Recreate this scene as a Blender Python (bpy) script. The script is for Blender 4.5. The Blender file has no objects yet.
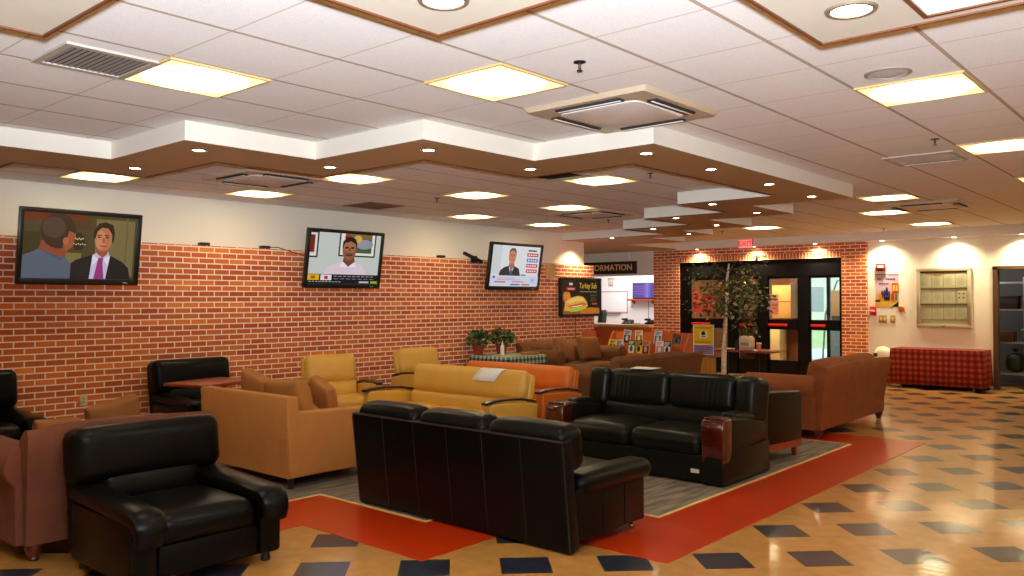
import bpy, bmesh, math, random
from mathutils import Vector, Matrix
random.seed(7)
S = bpy.context.scene
COL = S.collection
PI = math.pi
CEIL = 2.8835
SOF = 2.742

# ------------------------------------------------------------------ materials
def nodes(name):
    m = bpy.data.materials.new(name); m.use_nodes = True
    nt = m.node_tree; b = nt.nodes.get('Principled BSDF')
    return m, nt, b

def lk(nt, a, b): nt.links.new(a, b)

def mat(name, col, rough=.5, metal=0, spec=.5, coat=0, noise=0, nscale=20, bump=0, bscale=60, stretch=None, col2=None, sheen=0, coat_r=.1):
    m, nt, b = nodes(name)
    b.inputs['Base Color'].default_value = (*col, 1)
    b.inputs['Roughness'].default_value = rough
    b.inputs['Metallic'].default_value = metal
    b.inputs['Specular IOR Level'].default_value = spec
    b.inputs['Coat Weight'].default_value = coat
    b.inputs['Coat Roughness'].default_value = coat_r
    b.inputs['Sheen Weight'].default_value = sheen
    tc = nt.nodes.new('ShaderNodeTexCoord'); mp = nt.nodes.new('ShaderNodeMapping')
    lk(nt, tc.outputs['Object'], mp.inputs['Vector'])
    if stretch: mp.inputs['Scale'].default_value = stretch
    if noise or col2:
        n = nt.nodes.new('ShaderNodeTexNoise'); n.inputs['Scale'].default_value = nscale; n.inputs['Detail'].default_value = 5
        lk(nt, mp.outputs[0], n.inputs['Vector'])
        r = nt.nodes.new('ShaderNodeValToRGB'); r.color_ramp.elements[0].position = .3; r.color_ramp.elements[1].position = .7
        c2 = col2 if col2 else tuple(max(0, c * (1 - noise)) for c in col)
        r.color_ramp.elements[0].color = (*c2, 1); r.color_ramp.elements[1].color = (*col, 1)
        lk(nt, n.outputs['Fac'], r.inputs['Fac']); lk(nt, r.outputs['Color'], b.inputs['Base Color'])
    if bump:
        n2 = nt.nodes.new('ShaderNodeTexNoise'); n2.inputs['Scale'].default_value = bscale; n2.inputs['Detail'].default_value = 4
        lk(nt, mp.outputs[0], n2.inputs['Vector'])
        bp = nt.nodes.new('ShaderNodeBump'); bp.inputs['Strength'].default_value = bump; bp.inputs['Distance'].default_value = .01
        lk(nt, n2.outputs['Fac'], bp.inputs['Height']); lk(nt, bp.outputs[0], b.inputs['Normal'])
    return m

def emat(name, col, strength):
    m, nt, b = nodes(name)
    b.inputs['Base Color'].default_value = (*col, 1)
    b.inputs['Emission Color'].default_value = (*col, 1)
    b.inputs['Emission Strength'].default_value = strength
    b.inputs['Roughness'].default_value = .4
    return m

_flat = {}
def srgb(r, g, b):
    f = lambda c: ((c / 255 + .055) / 1.055) ** 2.4 if c > 10 else c / 255 / 12.92
    return (f(r), f(g), f(b))
def paint(rgb, rough=.5):
    k = (rgb, rough)
    if k not in _flat: _flat[k] = mat('print_%d_%d_%d' % rgb, srgb(*rgb), rough)
    return _flat[k]
_glow = {}
def glow(rgb, s=1.0):
    k = (rgb, s)
    if k not in _glow:
        m, nt, b = nodes('screen_%d_%d_%d' % rgb)
        b.inputs['Base Color'].default_value = (.01, .01, .01, 1)
        b.inputs['Emission Color'].default_value = (*srgb(*rgb), 1)
        b.inputs['Emission Strength'].default_value = s
        b.inputs['Roughness'].default_value = .25
        _glow[k] = m
    return _glow[k]

def brick_mat(name, axis, light=1.0):
    m, nt, b = nodes(name)
    N = nt.nodes.new
    tc = N('ShaderNodeTexCoord'); sp = N('ShaderNodeSeparateXYZ'); cb = N('ShaderNodeCombineXYZ')
    lk(nt, tc.outputs['Object'], sp.inputs[0])
    if axis == 'x': lk(nt, sp.outputs['X'], cb.inputs['X'])
    elif axis == 'y': lk(nt, sp.outputs['Y'], cb.inputs['X'])
    else:
        ad = N('ShaderNodeMath'); ad.operation = 'ADD'
        lk(nt, sp.outputs['X'], ad.inputs[0]); lk(nt, sp.outputs['Y'], ad.inputs[1]); lk(nt, ad.outputs[0], cb.inputs['X'])
    zo = N('ShaderNodeMath'); zo.operation = 'ADD'; zo.inputs[1].default_value = .035
    lk(nt, sp.outputs['Z'], zo.inputs[0]); lk(nt, zo.outputs[0], cb.inputs['Y'])
    br = N('ShaderNodeTexBrick'); lk(nt, cb.outputs[0], br.inputs['Vector'])
    br.inputs['Scale'].default_value = 1; br.inputs['Brick Width'].default_value = .2032
    br.inputs['Row Height'].default_value = .0677; br.inputs['Mortar Size'].default_value = .0075
    br.inputs['Mortar Smooth'].default_value = .15; br.inputs['Bias'].default_value = -.1
    br.inputs['Color1'].default_value = (*srgb(232, 128, 54), 1)
    br.inputs['Color2'].default_value = (*srgb(204, 88, 38), 1)
    br.inputs['Mortar'].default_value = (*srgb(252, 230, 206), 1)
    # row-wise change of firing: bands of darker courses
    fl = N('ShaderNodeMath'); fl.operation = 'DIVIDE'; fl.inputs[1].default_value = .0677; lk(nt, zo.outputs[0], fl.inputs[0])
    f2 = N('ShaderNodeMath'); f2.operation = 'FLOOR'; lk(nt, fl.outputs[0], f2.inputs[0])
    sc = N('ShaderNodeMath'); sc.operation = 'MULTIPLY'; sc.inputs[1].default_value = .45; lk(nt, f2.outputs[0], sc.inputs[0])
    nz = N('ShaderNodeTexNoise'); nz.noise_dimensions = '1D'; nz.inputs['Scale'].default_value = 1.3; nz.inputs['Detail'].default_value = 1
    lk(nt, sc.outputs[0], nz.inputs['W'])
    rp = N('ShaderNodeValToRGB'); rp.color_ramp.elements[0].position = .42; rp.color_ramp.elements[1].position = .62
    rp.color_ramp.elements[0].color = (.72, .58, .56, 1); rp.color_ramp.elements[1].color = (1, 1, 1, 1)
    lk(nt, nz.outputs['Fac'], rp.inputs['Fac'])
    mx = N('ShaderNodeMix'); mx.data_type = 'RGBA'; mx.blend_type = 'MULTIPLY'; mx.inputs['Factor'].default_value = 1
    lk(nt, br.outputs['Color'], mx.inputs['A']); lk(nt, rp.outputs['Color'], mx.inputs['B'])
    m2 = N('ShaderNodeMix'); m2.data_type = 'RGBA'
    lk(nt, br.outputs['Fac'], m2.inputs['Factor']); lk(nt, mx.outputs['Result'], m2.inputs['A'])
    m2.inputs['B'].default_value = (*srgb(252, 230, 206), 1)
    n3 = N('ShaderNodeTexNoise'); n3.inputs['Scale'].default_value = 45; n3.inputs['Detail'].default_value = 4
    lk(nt, tc.outputs['Object'], n3.inputs['Vector'])
    m3 = N('ShaderNodeMix'); m3.data_type = 'RGBA'; m3.blend_type = 'OVERLAY'; m3.inputs['Factor'].default_value = .18
    lk(nt, m2.outputs['Result'], m3.inputs['A']); lk(nt, n3.outputs['Color'], m3.inputs['B'])
    lk(nt, m3.outputs['Result'], b.inputs['Base Color'])
    iv = N('ShaderNodeMath'); iv.operation = 'SUBTRACT'; iv.inputs[0].default_value = 1; lk(nt, br.outputs['Fac'], iv.inputs[1])
    bp = N('ShaderNodeBump'); bp.inputs['Strength'].default_value = .5; bp.inputs['Distance'].default_value = .006
    lk(nt, iv.outputs[0], bp.inputs['Height']); lk(nt, bp.outputs[0], b.inputs['Normal'])
    b.inputs['Roughness'].default_value = .75
    return m

def floor_mat():
    m, nt, b = nodes('vinyl_tile')
    N = nt.nodes.new
    def math_(op, a, bb=None):
        n = N('ShaderNodeMath'); n.operation = op
        for i, v in enumerate((a, bb)):
            if v is None: continue
            if isinstance(v, (int, float)): n.inputs[i].default_value = v
            else: lk(nt, v, n.inputs[i])
        return n.outputs[0]
    tc = N('ShaderNodeTexCoord'); sp = N('ShaderNodeSeparateXYZ'); lk(nt, tc.outputs['Object'], sp.inputs[0])
    ang = -.7867; T = .3048; ox, oy = 5.347, 1.5308
    X = math_('SUBTRACT', sp.outputs['X'], ox); Y = math_('SUBTRACT', sp.outputs['Y'], oy)
    u = math_('DIVIDE', math_('ADD', math_('MULTIPLY', X, math.cos(ang)), math_('MULTIPLY', Y, math.sin(ang))), T)
    v = math_('DIVIDE', math_('ADD', math_('MULTIPLY', X, -math.sin(ang)), math_('MULTIPLY', Y, math.cos(ang))), T)
    fu = math_('FLOOR', u); fv = math_('FLOOR', v)
    eu = math_('LESS_THAN', math_('FLOORED_MODULO', fu, 2), .5); ev = math_('LESS_THAN', math_('FLOORED_MODULO', fv, 2), .5)
    navy = math_('MULTIPLY', eu, ev)
    cb = N('ShaderNodeCombineXYZ'); lk(nt, fu, cb.inputs[0]); lk(nt, fv, cb.inputs[1])
    wn = N('ShaderNodeTexWhiteNoise'); lk(nt, cb.outputs[0], wn.inputs['Vector'])
    nz = N('ShaderNodeTexNoise'); nz.inputs['Scale'].default_value = 9; nz.inputs['Detail'].default_value = 6; lk(nt, tc.outputs['Object'], nz.inputs['Vector'])
    r1 = N('ShaderNodeValToRGB'); e = r1.color_ramp.elements
    e[0].position = .3; e[0].color = (*srgb(180, 128, 64), 1); e[1].position = .7; e[1].color = (*srgb(202, 152, 84), 1)
    lk(nt, nz.outputs['Fac'], r1.inputs['Fac'])
    r2 = N('ShaderNodeValToRGB'); e = r2.color_ramp.elements
    e[0].position = .3; e[0].color = (*srgb(28, 34, 50), 1); e[1].position = .7; e[1].color = (*srgb(44, 50, 66), 1)
    lk(nt, nz.outputs['Fac'], r2.inputs['Fac'])
    hv = N('ShaderNodeHueSaturation'); lk(nt, r1.outputs[0], hv.inputs['Color'])
    lk(nt, math_('ADD', math_('MULTIPLY', wn.outputs['Value'], .1), .95), hv.inputs['Value'])
    mx = N('ShaderNodeMix'); mx.data_type = 'RGBA'; lk(nt, navy, mx.inputs['Factor'])
    lk(nt, hv.outputs[0], mx.inputs['A']); lk(nt, r2.outputs[0], mx.inputs['B']); lk(nt, mx.outputs['Result'], b.inputs['Base Color'])
    b.inputs['Roughness'].default_value = .3
    b.inputs['Coat Weight'].default_value = .5; b.inputs['Coat Roughness'].default_value = .08
    nb = N('ShaderNodeTexNoise'); nb.inputs['Scale'].default_value = 3; nb.inputs['Detail'].default_value = 3; lk(nt, tc.outputs['Object'], nb.inputs['Vector'])
    bp = N('ShaderNodeBump'); bp.inputs['Strength'].default_value = .12; bp.inputs['Distance'].default_value = .02
    lk(nt, nb.outputs['Fac'], bp.inputs['Height']); lk(nt, bp.outputs[0], b.inputs['Normal']); lk(nt, bp.outputs[0], b.inputs['Coat Normal'])
    return m

def ceil_mat():
    m, nt, b = nodes('ceiling_tile')
    N = nt.nodes.new
    def math_(op, a, bb=None):
        n = N('ShaderNodeMath'); n.operation = op
        for i, v in enumerate((a, bb)):
            if v is None: continue
            if isinstance(v, (int, float)): n.inputs[i].default_value = v
            else: lk(nt, v, n.inputs[i])
        return n.outputs[0]
    tc = N('ShaderNodeTexCoord'); sp = N('ShaderNodeSeparateXYZ'); lk(nt, tc.outputs['Object'], sp.inputs[0])
    def line(o, off, w):
        d = math_('DIVIDE', math_('SUBTRACT', o, off), .6096)
        fr = math_('ABSOLUTE', math_('SUBTRACT', math_('FRACT', math_('ADD', d, .5)), .5))
        return math_('LESS_THAN', fr, w / .6096 / 2)
    lx = line(sp.outputs['X'], 2.059, .010); ly = line(sp.outputs['Y'], 3.5575, .024)
    n = N('ShaderNodeTexNoise'); n.inputs['Scale'].default_value = 160; n.inputs['Detail'].default_value = 2; lk(nt, tc.outputs['Object'], n.inputs['Vector'])
    r = N('ShaderNodeValToRGB'); e = r.color_ramp.elements
    e[0].position = .3; e[0].color = (.78, .775, .77, 1); e[1].position = .6; e[1].color = (.89, .885, .88, 1); lk(nt, n.outputs['Fac'], r.inputs['Fac'])
    m1 = N('ShaderNodeMix'); m1.data_type = 'RGBA'; lk(nt, lx, m1.inputs['Factor']); lk(nt, r.outputs[0], m1.inputs['A']); m1.inputs['B'].default_value = (.62, .55, .48, 1)
    m2 = N('ShaderNodeMix'); m2.data_type = 'RGBA'; lk(nt, ly, m2.inputs['Factor']); lk(nt, m1.outputs['Result'], m2.inputs['A']); m2.inputs['B'].default_value = (.46, .36, .27, 1)  # tan and brown grid lines: shade on the T-bars put into their colour
    lk(nt, m2.outputs['Result'], b.inputs['Base Color'])
    b.inputs['Roughness'].default_value = .85
    bp = N('ShaderNodeBump'); bp.inputs['Strength'].default_value = .15; bp.inputs['Distance'].default_value = .003
    lk(nt, n.outputs['Fac'], bp.inputs['Height']); lk(nt, bp.outputs[0], b.inputs['Normal'])
    return m

def plaid_mat(name, base, dark, line, size, axes=('X', 'Z')):
    m, nt, b = nodes(name)
    N = nt.nodes.new
    def math_(op, a, bb=None):
        n = N('ShaderNodeMath'); n.operation = op
        for i, v in enumerate((a, bb)):
            if v is None: continue
            if isinstance(v, (int, float)): n.inputs[i].default_value = v
            else: lk(nt, v, n.inputs[i])
        return n.outputs[0]
    tc = N('ShaderNodeTexCoord'); sp = N('ShaderNodeSeparateXYZ'); lk(nt, tc.outputs['Object'], sp.inputs[0])
    xy = math_('ADD', sp.outputs['X'], sp.outputs['Y'])
    h = math_('LESS_THAN', math_('FLOORED_MODULO', xy, size), size * .5)
    v = math_('LESS_THAN', math_('FLOORED_MODULO', sp.outputs['Z'], size), size * .5)
    s = math_('MULTIPLY', math_('ADD', h, v), .5)
    r = N('ShaderNodeValToRGB'); r.color_ramp.interpolation = 'CONSTANT'
    e = r.color_ramp.elements; e[0].position = 0; e[0].color = (*line, 1); e[1].position = .25; e[1].color = (*base, 1)
    e2 = e.new(.75); e2.color = (*dark, 1)
    lk(nt, s, r.inputs['Fac']); lk(nt, r.outputs[0], b.inputs['Base Color'])
    b.inputs['Roughness'].default_value = .85
    return m

def glass_mat(name='door_glass'):
    m = bpy.data.materials.new(name); m.use_nodes = True; nt = m.node_tree; nt.nodes.clear()
    o = nt.nodes.new('ShaderNodeOutputMaterial'); mx = nt.nodes.new('ShaderNodeMixShader'); t = nt.nodes.new('ShaderNodeBsdfTransparent'); g = nt.nodes.new('ShaderNodeBsdfGlossy'); mx.inputs[0].default_value = .05
    g.inputs['Roughness'].default_value = .02; t.inputs['Color'].default_value = (.94, .97, .95, 1)
    lk(nt, t.outputs[0], mx.inputs[1]); lk(nt, g.outputs[0], mx.inputs[2]); lk(nt, mx.outputs[0], o.inputs[0])
    return m

# ------------------------------------------------------------------ mesh builder
class MB:
    def __init__(s): s.v = []; s.f = []; s.m = []; s.sm = []
    def add(s, verts, faces, mi=0, smooth=True, M=None):
        o = len(s.v)
        if M is not None: verts = [tuple(M @ Vector(p)) for p in verts]
        s.v += [tuple(p) for p in verts]
        for f in faces: s.f.append([i + o for i in f]); s.m.append(mi); s.sm.append(smooth)
        return s
    def box(s, x0, x1, y0, y1, z0, z1, mi=0, M=None):
        v = [(x0, y0, z0), (x1, y0, z0), (x1, y1, z0), (x0, y1, z0), (x0, y0, z1), (x1, y0, z1), (x1, y1, z1), (x0, y1, z1)]
        f = [(0, 3, 2, 1), (4, 5, 6, 7), (0, 1, 5, 4), (1, 2, 6, 5), (2, 3, 7, 6), (3, 0, 4, 7)]
        return s.add(v, f, mi, False, M)
    def rbox(s, x0, x1, y0, y1, z0, z1, r=.02, mi=0, M=None, seg=2):
        b = bmesh.new(); bmesh.ops.create_cube(b, size=1)
        for v in b.verts: v.co = Vector(((x0 + x1) / 2 + v.co.x * (x1 - x0), (y0 + y1) / 2 + v.co.y * (y1 - y0), (z0 + z1) / 2 + v.co.z * (z1 - z0)))
        r = min(r, .49 * min(x1 - x0, y1 - y0, z1 - z0))
        bmesh.ops.bevel(b, geom=list(b.edges), offset=r, segments=seg, profile=.5, affect='EDGES')
        return s.bm(b, mi, M)
    def bm(s, b, mi=0, M=None, smooth=True):
        b.verts.index_update()
        s.add([v.co[:] for v in b.verts], [[v.index for v in f.verts] for f in b.faces], mi, smooth, M); b.free(); return s
    def cush(s, x0, x1, y0, y1, z0, z1, r=.05, puff=(0, 0, .02), mi=0, M=None, n=9, dent=None):
        """soft block: rounded box whose faces belly out"""
        c = Vector(((x0 + x1) / 2, (y0 + y1) / 2, (z0 + z1) / 2)); h = Vector(((x1 - x0) / 2, (y1 - y0) / 2, (z1 - z0) / 2))
        r = min(r, min(h) * .98)
        b = bmesh.new(); grid = {}
        def ts(hh):
            k = max(.02, (hh - r) / hh)
            a = [-1, -(1 + 2 * k) / 3 if k < .97 else -.985, -(2 * 1 + 3 * k) / 5 if False else -(1 + k) / 2]
            inner = [-k + 2 * k * i / (n - 1) for i in range(n)]
            e = [1 - (1 - k) * q for q in (0, .35, .7)]
            return sorted(set([-q for q in e] + inner + e))
        T = [ts(h.x), ts(h.y), ts(h.z)]
        def vert(p):
            key = tuple(round(q, 5) for q in p)
            if key in grid: return grid[key]
            P = Vector((p[0] * h.x, p[1] * h.y, p[2] * h.z))
            q = Vector([max(-(h[i] - r), min(h[i] - r, P[i])) for i in range(3)])
            d = P - q; d = d.normalized() * r if d.length > 1e-9 else d
            w = q + d
            for i in range(3):
                o = [j for j in range(3) if j != i]
                w[i] += puff[i] * p[i] * (1 - p[o[0]] ** 2) * (1 - p[o[1]] ** 2)
            if dent: w = dent(w, p)
            grid[key] = b.verts.new(c + w); return grid[key]
        for ax in range(3):
            o = [j for j in range(3) if j != ax]
            for sg in (-1, 1):
                A, B = T[o[0]], T[o[1]]
                for i in range(len(A) - 1):
                    for j in range(len(B) - 1):
                        q = []
                        for (a, bb) in ((A[i], B[j]), (A[i + 1], B[j]), (A[i + 1], B[j + 1]), (A[i], B[j + 1])):
                            p = [0, 0, 0]; p[ax] = sg; p[o[0]] = a; p[o[1]] = bb; q.append(vert(p))
                        try: b.faces.new(q)
                        except ValueError: pass
        bmesh.ops.recalc_face_normals(b, faces=b.faces)
        return s.bm(b, mi, M)
    def prism(s, prof, a0, a1, axis='x', mi=0, M=None, bev=0, smooth=False):
        """extrude a 2D outline; axis x: prof=(y,z); y: prof=(x,z); z: prof=(x,y)"""
        b = bmesh.new()
        def P(p, a):
            return {'x': (a, p[0], p[1]), 'y': (p[0], a, p[1]), 'z': (p[0], p[1], a)}[axis]
        A = [b.verts.new(P(p, a0)) for p in prof]; B = [b.verts.new(P(p, a1)) for p in prof]; n = len(prof)
        f1 = b.faces.new(A); f2 = b.faces.new(list(reversed(B)))
        for i in range(n): b.faces.new((A[i], B[i], B[(i + 1) % n], A[(i + 1) % n]))
        bmesh.ops.recalc_face_normals(b, faces=b.faces)
        if bev:
            bmesh.ops.bevel(b, geom=[e for e in f1.edges] + [e for e in f2.edges], offset=bev, segments=3, profile=.5, affect='EDGES')
        tri = [f for f in b.faces if len(f.verts) > 4]
        if tri: bmesh.ops.triangulate(b, faces=tri)
        return s.bm(b, mi, M, smooth)
    def tube(s, pts, r, seg=8, mi=0, M=None, cap=True):
        pts = [Vector(p) for p in pts]; n = len(pts); rings = []
        rr = r if isinstance(r, (list, tuple)) else [r] * n
        up = Vector((0, 0, 1))
        V = []; F = []
        for i, p in enumerate(pts):
            t = (pts[min(i + 1, n - 1)] - pts[max(i - 1, 0)]).normalized()
            a = t.cross(up)
            if a.length < .05: a = t.cross(Vector((1, 0, 0)))
            a.normalize(); bb = t.cross(a)
            for k in range(seg):
                q = 2 * PI * k / seg; V.append(p + (a * math.cos(q) + bb * math.sin(q)) * rr[i])
        for i in range(n - 1):
            for k in range(seg):
                F.append((i * seg + k, i * seg + (k + 1) % seg, (i + 1) * seg + (k + 1) % seg, (i + 1) * seg + k))
        if cap: F.append(list(range(seg))[::-1]); F.append([(n - 1) * seg + k for k in range(seg)])
        return s.add(V, F, mi, True, M)
    def lathe(s, prof, seg=20, mi=0, M=None, c=(0, 0, 0)):
        V = []; F = []
        for (r, z) in prof:
            for k in range(seg): V.append((c[0] + r * math.cos(2 * PI * k / seg), c[1] + r * math.sin(2 * PI * k / seg), c[2] + z))
        for i in range(len(prof) - 1):
            for k in range(seg): F.append((i * seg + k, i * seg + (k + 1) % seg, (i + 1) * seg + (k + 1) % seg, (i + 1) * seg + k))
        if prof[0][0] > 1e-4: F.append(list(range(seg))[::-1])
        if prof[-1][0] > 1e-4: F.append([(len(prof) - 1) * seg + k for k in range(seg)])
        return s.add(V, F, mi, True, M)
    def build(s, name, mats, parent=None, auto=True):
        me = bpy.data.meshes.new(name); me.from_pydata(s.v, [], s.f)
        ms = mats if isinstance(mats, (list, tuple)) else [mats]
        for m in ms: me.materials.append(m)
        for p, mi, sm in zip(me.polygons, s.m, s.sm): p.material_index = mi; p.use_smooth = sm
        me.validate(); me.update()
        if auto:
            try: me.set_sharp_from_angle(angle=math.radians(42))
            except Exception: pass
        o = bpy.data.objects.new(name, me); COL.objects.link(o)
        if parent: o.parent = parent
        return o

def thing(name, label, cat, loc=(0, 0, 0), rz=0, group=None, rx=0):
    o = bpy.data.objects.new(name, None); o.empty_display_size = .1; COL.objects.link(o)
    o.location = loc; o.rotation_euler = (rx, 0, math.radians(rz))
    o['label'] = label; o['category'] = cat
    if group: o['group'] = group
    return o
def tag(o, label, cat, loc=None, rz=0, group=None, kind=None):
    o['label'] = label; o['category'] = cat
    if group: o['group'] = group
    if kind: o['kind'] = kind
    if loc is not None: o.location = loc
    o.rotation_euler[2] = math.radians(rz)
    return o
def struct(o, label=None):
    o['kind'] = 'structure'
    if label: o['label'] = label
    return o
def dup(root, loc, rz, label, group=None, rx=None):
    r = root.copy(); COL.objects.link(r); r.location = loc
    r.rotation_euler = (root.rotation_euler[0] if rx is None else rx, 0, math.radians(rz)); r['label'] = label
    if group: r['group'] = group
    for ch in list(root.children):
        c = ch.copy(); COL.objects.link(c); c.parent = r
        for g in list(ch.children):
            d = g.copy(); COL.objects.link(d); d.parent = c
    return r

def text_geo(txt, size, align='CENTER', bold=0, shear=0, depth=.004):
    cu = bpy.data.curves.new('t', 'FONT'); cu.body = txt; cu.size = size; cu.align_x = align; cu.align_y = 'CENTER'
    cu.extrude = depth; cu.offset = bold; cu.shear = shear; cu.resolution_u = 3
    o = bpy.data.objects.new('t', cu); COL.objects.link(o)
    bpy.context.view_layer.update()
    me = bpy.data.meshes.new_from_object(o.evaluated_get(bpy.context.evaluated_depsgraph_get()))
    v = [tuple(p.co) for p in me.vertices]; f = [list(p.vertices) for p in me.polygons]
    bpy.data.objects.remove(o); bpy.data.curves.remove(cu); bpy.data.meshes.remove(me)
    return v, f

class Pic:
    """flat printed or lit picture in the local x-z plane, facing local -y; every layer lies a hair in front of the last"""
    def __init__(s, w, h, lit=None, y=0.0, step=.0004):
        s.mb = MB(); s.w = w; s.h = h; s.lit = lit; s.mats = []; s.y = y; s.step = step; s.k = 0
    def mi(s, rgb):
        m = glow(rgb, s.lit) if s.lit else paint(rgb, .35)
        if m not in s.mats: s.mats.append(m)
        return s.mats.index(m)
    def poly(s, pts, rgb):  # pts in 0..1, origin top-left
        s.k += 1
        yy = s.y - s.k * s.step
        P = [((u - .5) * s.w, yy, (.5 - v) * s.h) for u, v in pts]
        b = bmesh.new(); vs = [b.verts.new(p) for p in P]
        f = b.faces.new(vs); f.normal_update()
        if f.normal.y > 0: f.normal_flip()
        if len(vs) > 4: bmesh.ops.triangulate(b, faces=[f])
        s.mb.bm(b, s.mi(rgb), None, False); return s
    def rect(s, u0, v0, u1, v1, rgb): return s.poly([(u0, v1), (u1, v1), (u1, v0), (u0, v0)], rgb)
    def ell(s, u, v, a, bb, rgb, n=22, rot=0, a0=0, a1=2 * PI):
        c, q = math.cos(rot), math.sin(rot); asp = s.w / s.h
        pts = []
        for i in range(n):
            t = a0 + (a1 - a0) * i / (n if a1 - a0 > 6.2 else n - 1); x = a * math.cos(t); y = bb * math.sin(t)
            pts.append((u + x * c - y * q / asp, v + x * q * asp + y * c))
        return s.poly(pts, rgb)
    def text(s, txt, u, v, size, rgb, align='CENTER', bold=0, shear=0, sx=1):
        s.k += 1
        V, F = text_geo(txt, size, align, bold, shear, 0)
        yy = s.y - s.k * s.step
        s.mb.add([((u - .5) * s.w + p[0] * sx, yy, (.5 - v) * s.h + p[1]) for p in V], F, s.mi(rgb), False); return s
    def build(s, name, parent=None): return s.mb.build(name, s.mats, parent, auto=False)
# ------------------------------------------------------------------ shared materials
WHITE = mat('painted_wall', srgb(240, 233, 218), .7, bump=.05, bscale=90)
FASCIA = mat('painted_fascia', srgb(228, 222, 210), .6)
UNDER = mat('soffit_underside_tan', srgb(186, 152, 106), .55, noise=.06, nscale=3)  # tan tone for the underside, deeper than the cream panels
CREAM = mat('soffit_panel_cream', srgb(208, 200, 184), .55, noise=.05, nscale=3)
BROWNTRIM = mat('brown_trim', srgb(104, 58, 32), .5)
BRX = brick_mat('brick_along_x', 'x'); BRY = brick_mat('brick_along_y', 'y')
TILE = floor_mat(); CEILM = ceil_mat()
BLACKM = mat('black_frame', (.004, .004, .0045), .35, spec=.2)
BLACKP = mat('black_plastic', (.01, .01, .011), .3)
GREYP = mat('grey_plastic', srgb(120, 118, 112), .5)
CHROME = mat('chrome', (.7, .7, .7), .15, 1)
METAL = mat('vent_metal', srgb(190, 180, 166), .45, .2)
DARKGAP = mat('dark_duct', (.02, .018, .016), .8)
PANEL, _nt, _b = nodes('lit_diffuser')
_tc = _nt.nodes.new('ShaderNodeTexCoord'); _mp = _nt.nodes.new('ShaderNodeMapping'); _mp.inputs['Scale'].default_value = (3.3, 3.3, 0)
_gr = _nt.nodes.new('ShaderNodeTexGradient'); _gr.gradient_type = 'SPHERICAL'; _rp = _nt.nodes.new('ShaderNodeValToRGB'); _r2 = _nt.nodes.new('ShaderNodeMapRange')
lk(_nt, _tc.outputs['Object'], _mp.inputs[0]); lk(_nt, _mp.outputs[0], _gr.inputs[0]); lk(_nt, _gr.outputs['Fac'], _rp.inputs['Fac']); lk(_nt, _gr.outputs['Fac'], _r2.inputs['Value'])
_rp.color_ramp.elements[0].color = (1, .74, .26, 1); _rp.color_ramp.elements[1].color = (1, .84, .52, 1); _rp.color_ramp.elements[1].position = .35
_r2.inputs['From Max'].default_value = .45; _r2.inputs['To Min'].default_value = 1.1; _r2.inputs['To Max'].default_value = 17
lk(_nt, _rp.outputs[0], _b.inputs['Emission Color']); lk(_nt, _r2.outputs[0], _b.inputs['Emission Strength'])
BULB = emat('lit_bulb', (1, .9, .72), 22)
DARKWALL = mat('dark_room_wall', srgb(120, 118, 112), .8)
PUREW = mat('white_laminate', srgb(238, 236, 236), .5)
GLASS = glass_mat()

# ------------------------------------------------------------------ shell
fl = struct(MB().box(-4.1, 22, -4.1, 15, -.1, 0).build('floor', TILE))
ce = struct(MB().box(-4.1, 19.3, -4.1, 14.7, CEIL, CEIL + .1).build('ceiling', CEILM))
# left wall: painted above, brick facing below
w = MB(); w.box(-4, 13.196, 9.66, 9.8, 0, CEIL); w.box(13.07, 13.196, 9.8, 14.6, 0, CEIL)
struct(w.build('wall_left', WHITE))
struct(MB().box(-4, 13.35, 9.53, 9.66, 0, 2.285).build('wall_left_brick', BRX))
# walls behind and beside the camera
struct(MB().box(-4.1, -4, -4, 9.8, 0, CEIL).build('wall_back', WHITE))
struct(MB().box(-4, 16.8, -4.1, -4, 0, CEIL).build('wall_right', WHITE))
# entrance wall: painted run with the store-room opening
EX = 16.64
w = MB()
w.box(EX, EX + .14, 3.22, 5.4, 0, CEIL); w.box(EX, EX + .14, 2.25, 3.22, 2.17, CEIL); w.box(EX, EX + .14, -4, 2.25, 0, CEIL)
w.box(EX, EX + .14, 5.4, 10.15, 2.445, CEIL); w.box(EX, EX + .14, 10.15, 14.6, 2.18, CEIL)
struct(w.build('wall_entrance', WHITE))
w = MB()
w.box(EX - .05, EX + .14, 5.37, 5.86, 0, 2.72); w.box(EX - .05, EX + .14, 9.49, 10.15, 0, 2.72); w.box(EX - .05, EX + .0, 5.86, 9.49, 2.56, 2.72)
struct(w.build('wall_entrance_brick', BRY))
SOLD = brick_mat('brick_soldier', 'y')
nt = SOLD.node_tree
cbn = [n for n in nt.nodes if n.type == 'COMBXYZ'][0]
sx = cbn.inputs['X'].links[0].from_socket; sy = cbn.inputs['Y'].links[0].from_socket; sy.node.inputs[1].default_value = .06
bkn = [n for n in nt.nodes if n.type == 'TEX_BRICK'][0]; bkn.offset = 0; bkn.inputs['Brick Width'].default_value = .125
nt.links.new(sx, cbn.inputs['Y']); nt.links.new(sy, cbn.inputs['X'])
struct(MB().box(EX - .055, EX + .0, 5.86, 9.49, 2.44, 2.56).build('trim_1', SOLD), 'upright brick course over the entrance doors')
# soffit along the entrance wall
s_ = MB().box(EX - .3, EX - .285, -4, 9.42, 2.72, CEIL); s_.box(EX - .285, EX, -4, 9.42, 2.72, 2.735)
struct(s_.build('trim_2', FASCIA), 'painted soffit with downlights along the entrance wall')
# baseboards
BASEM = mat('dark_vinyl_base', srgb(46, 30, 24), .5)
struct(MB().box(EX - .015, EX, 3.3, 5.37, 0, .1).build('baseboard_entrance', BASEM))
struct(MB().box(-4, 13.35, 9.515, 9.53, 0, .1).build('baseboard_left', BASEM))
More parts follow.
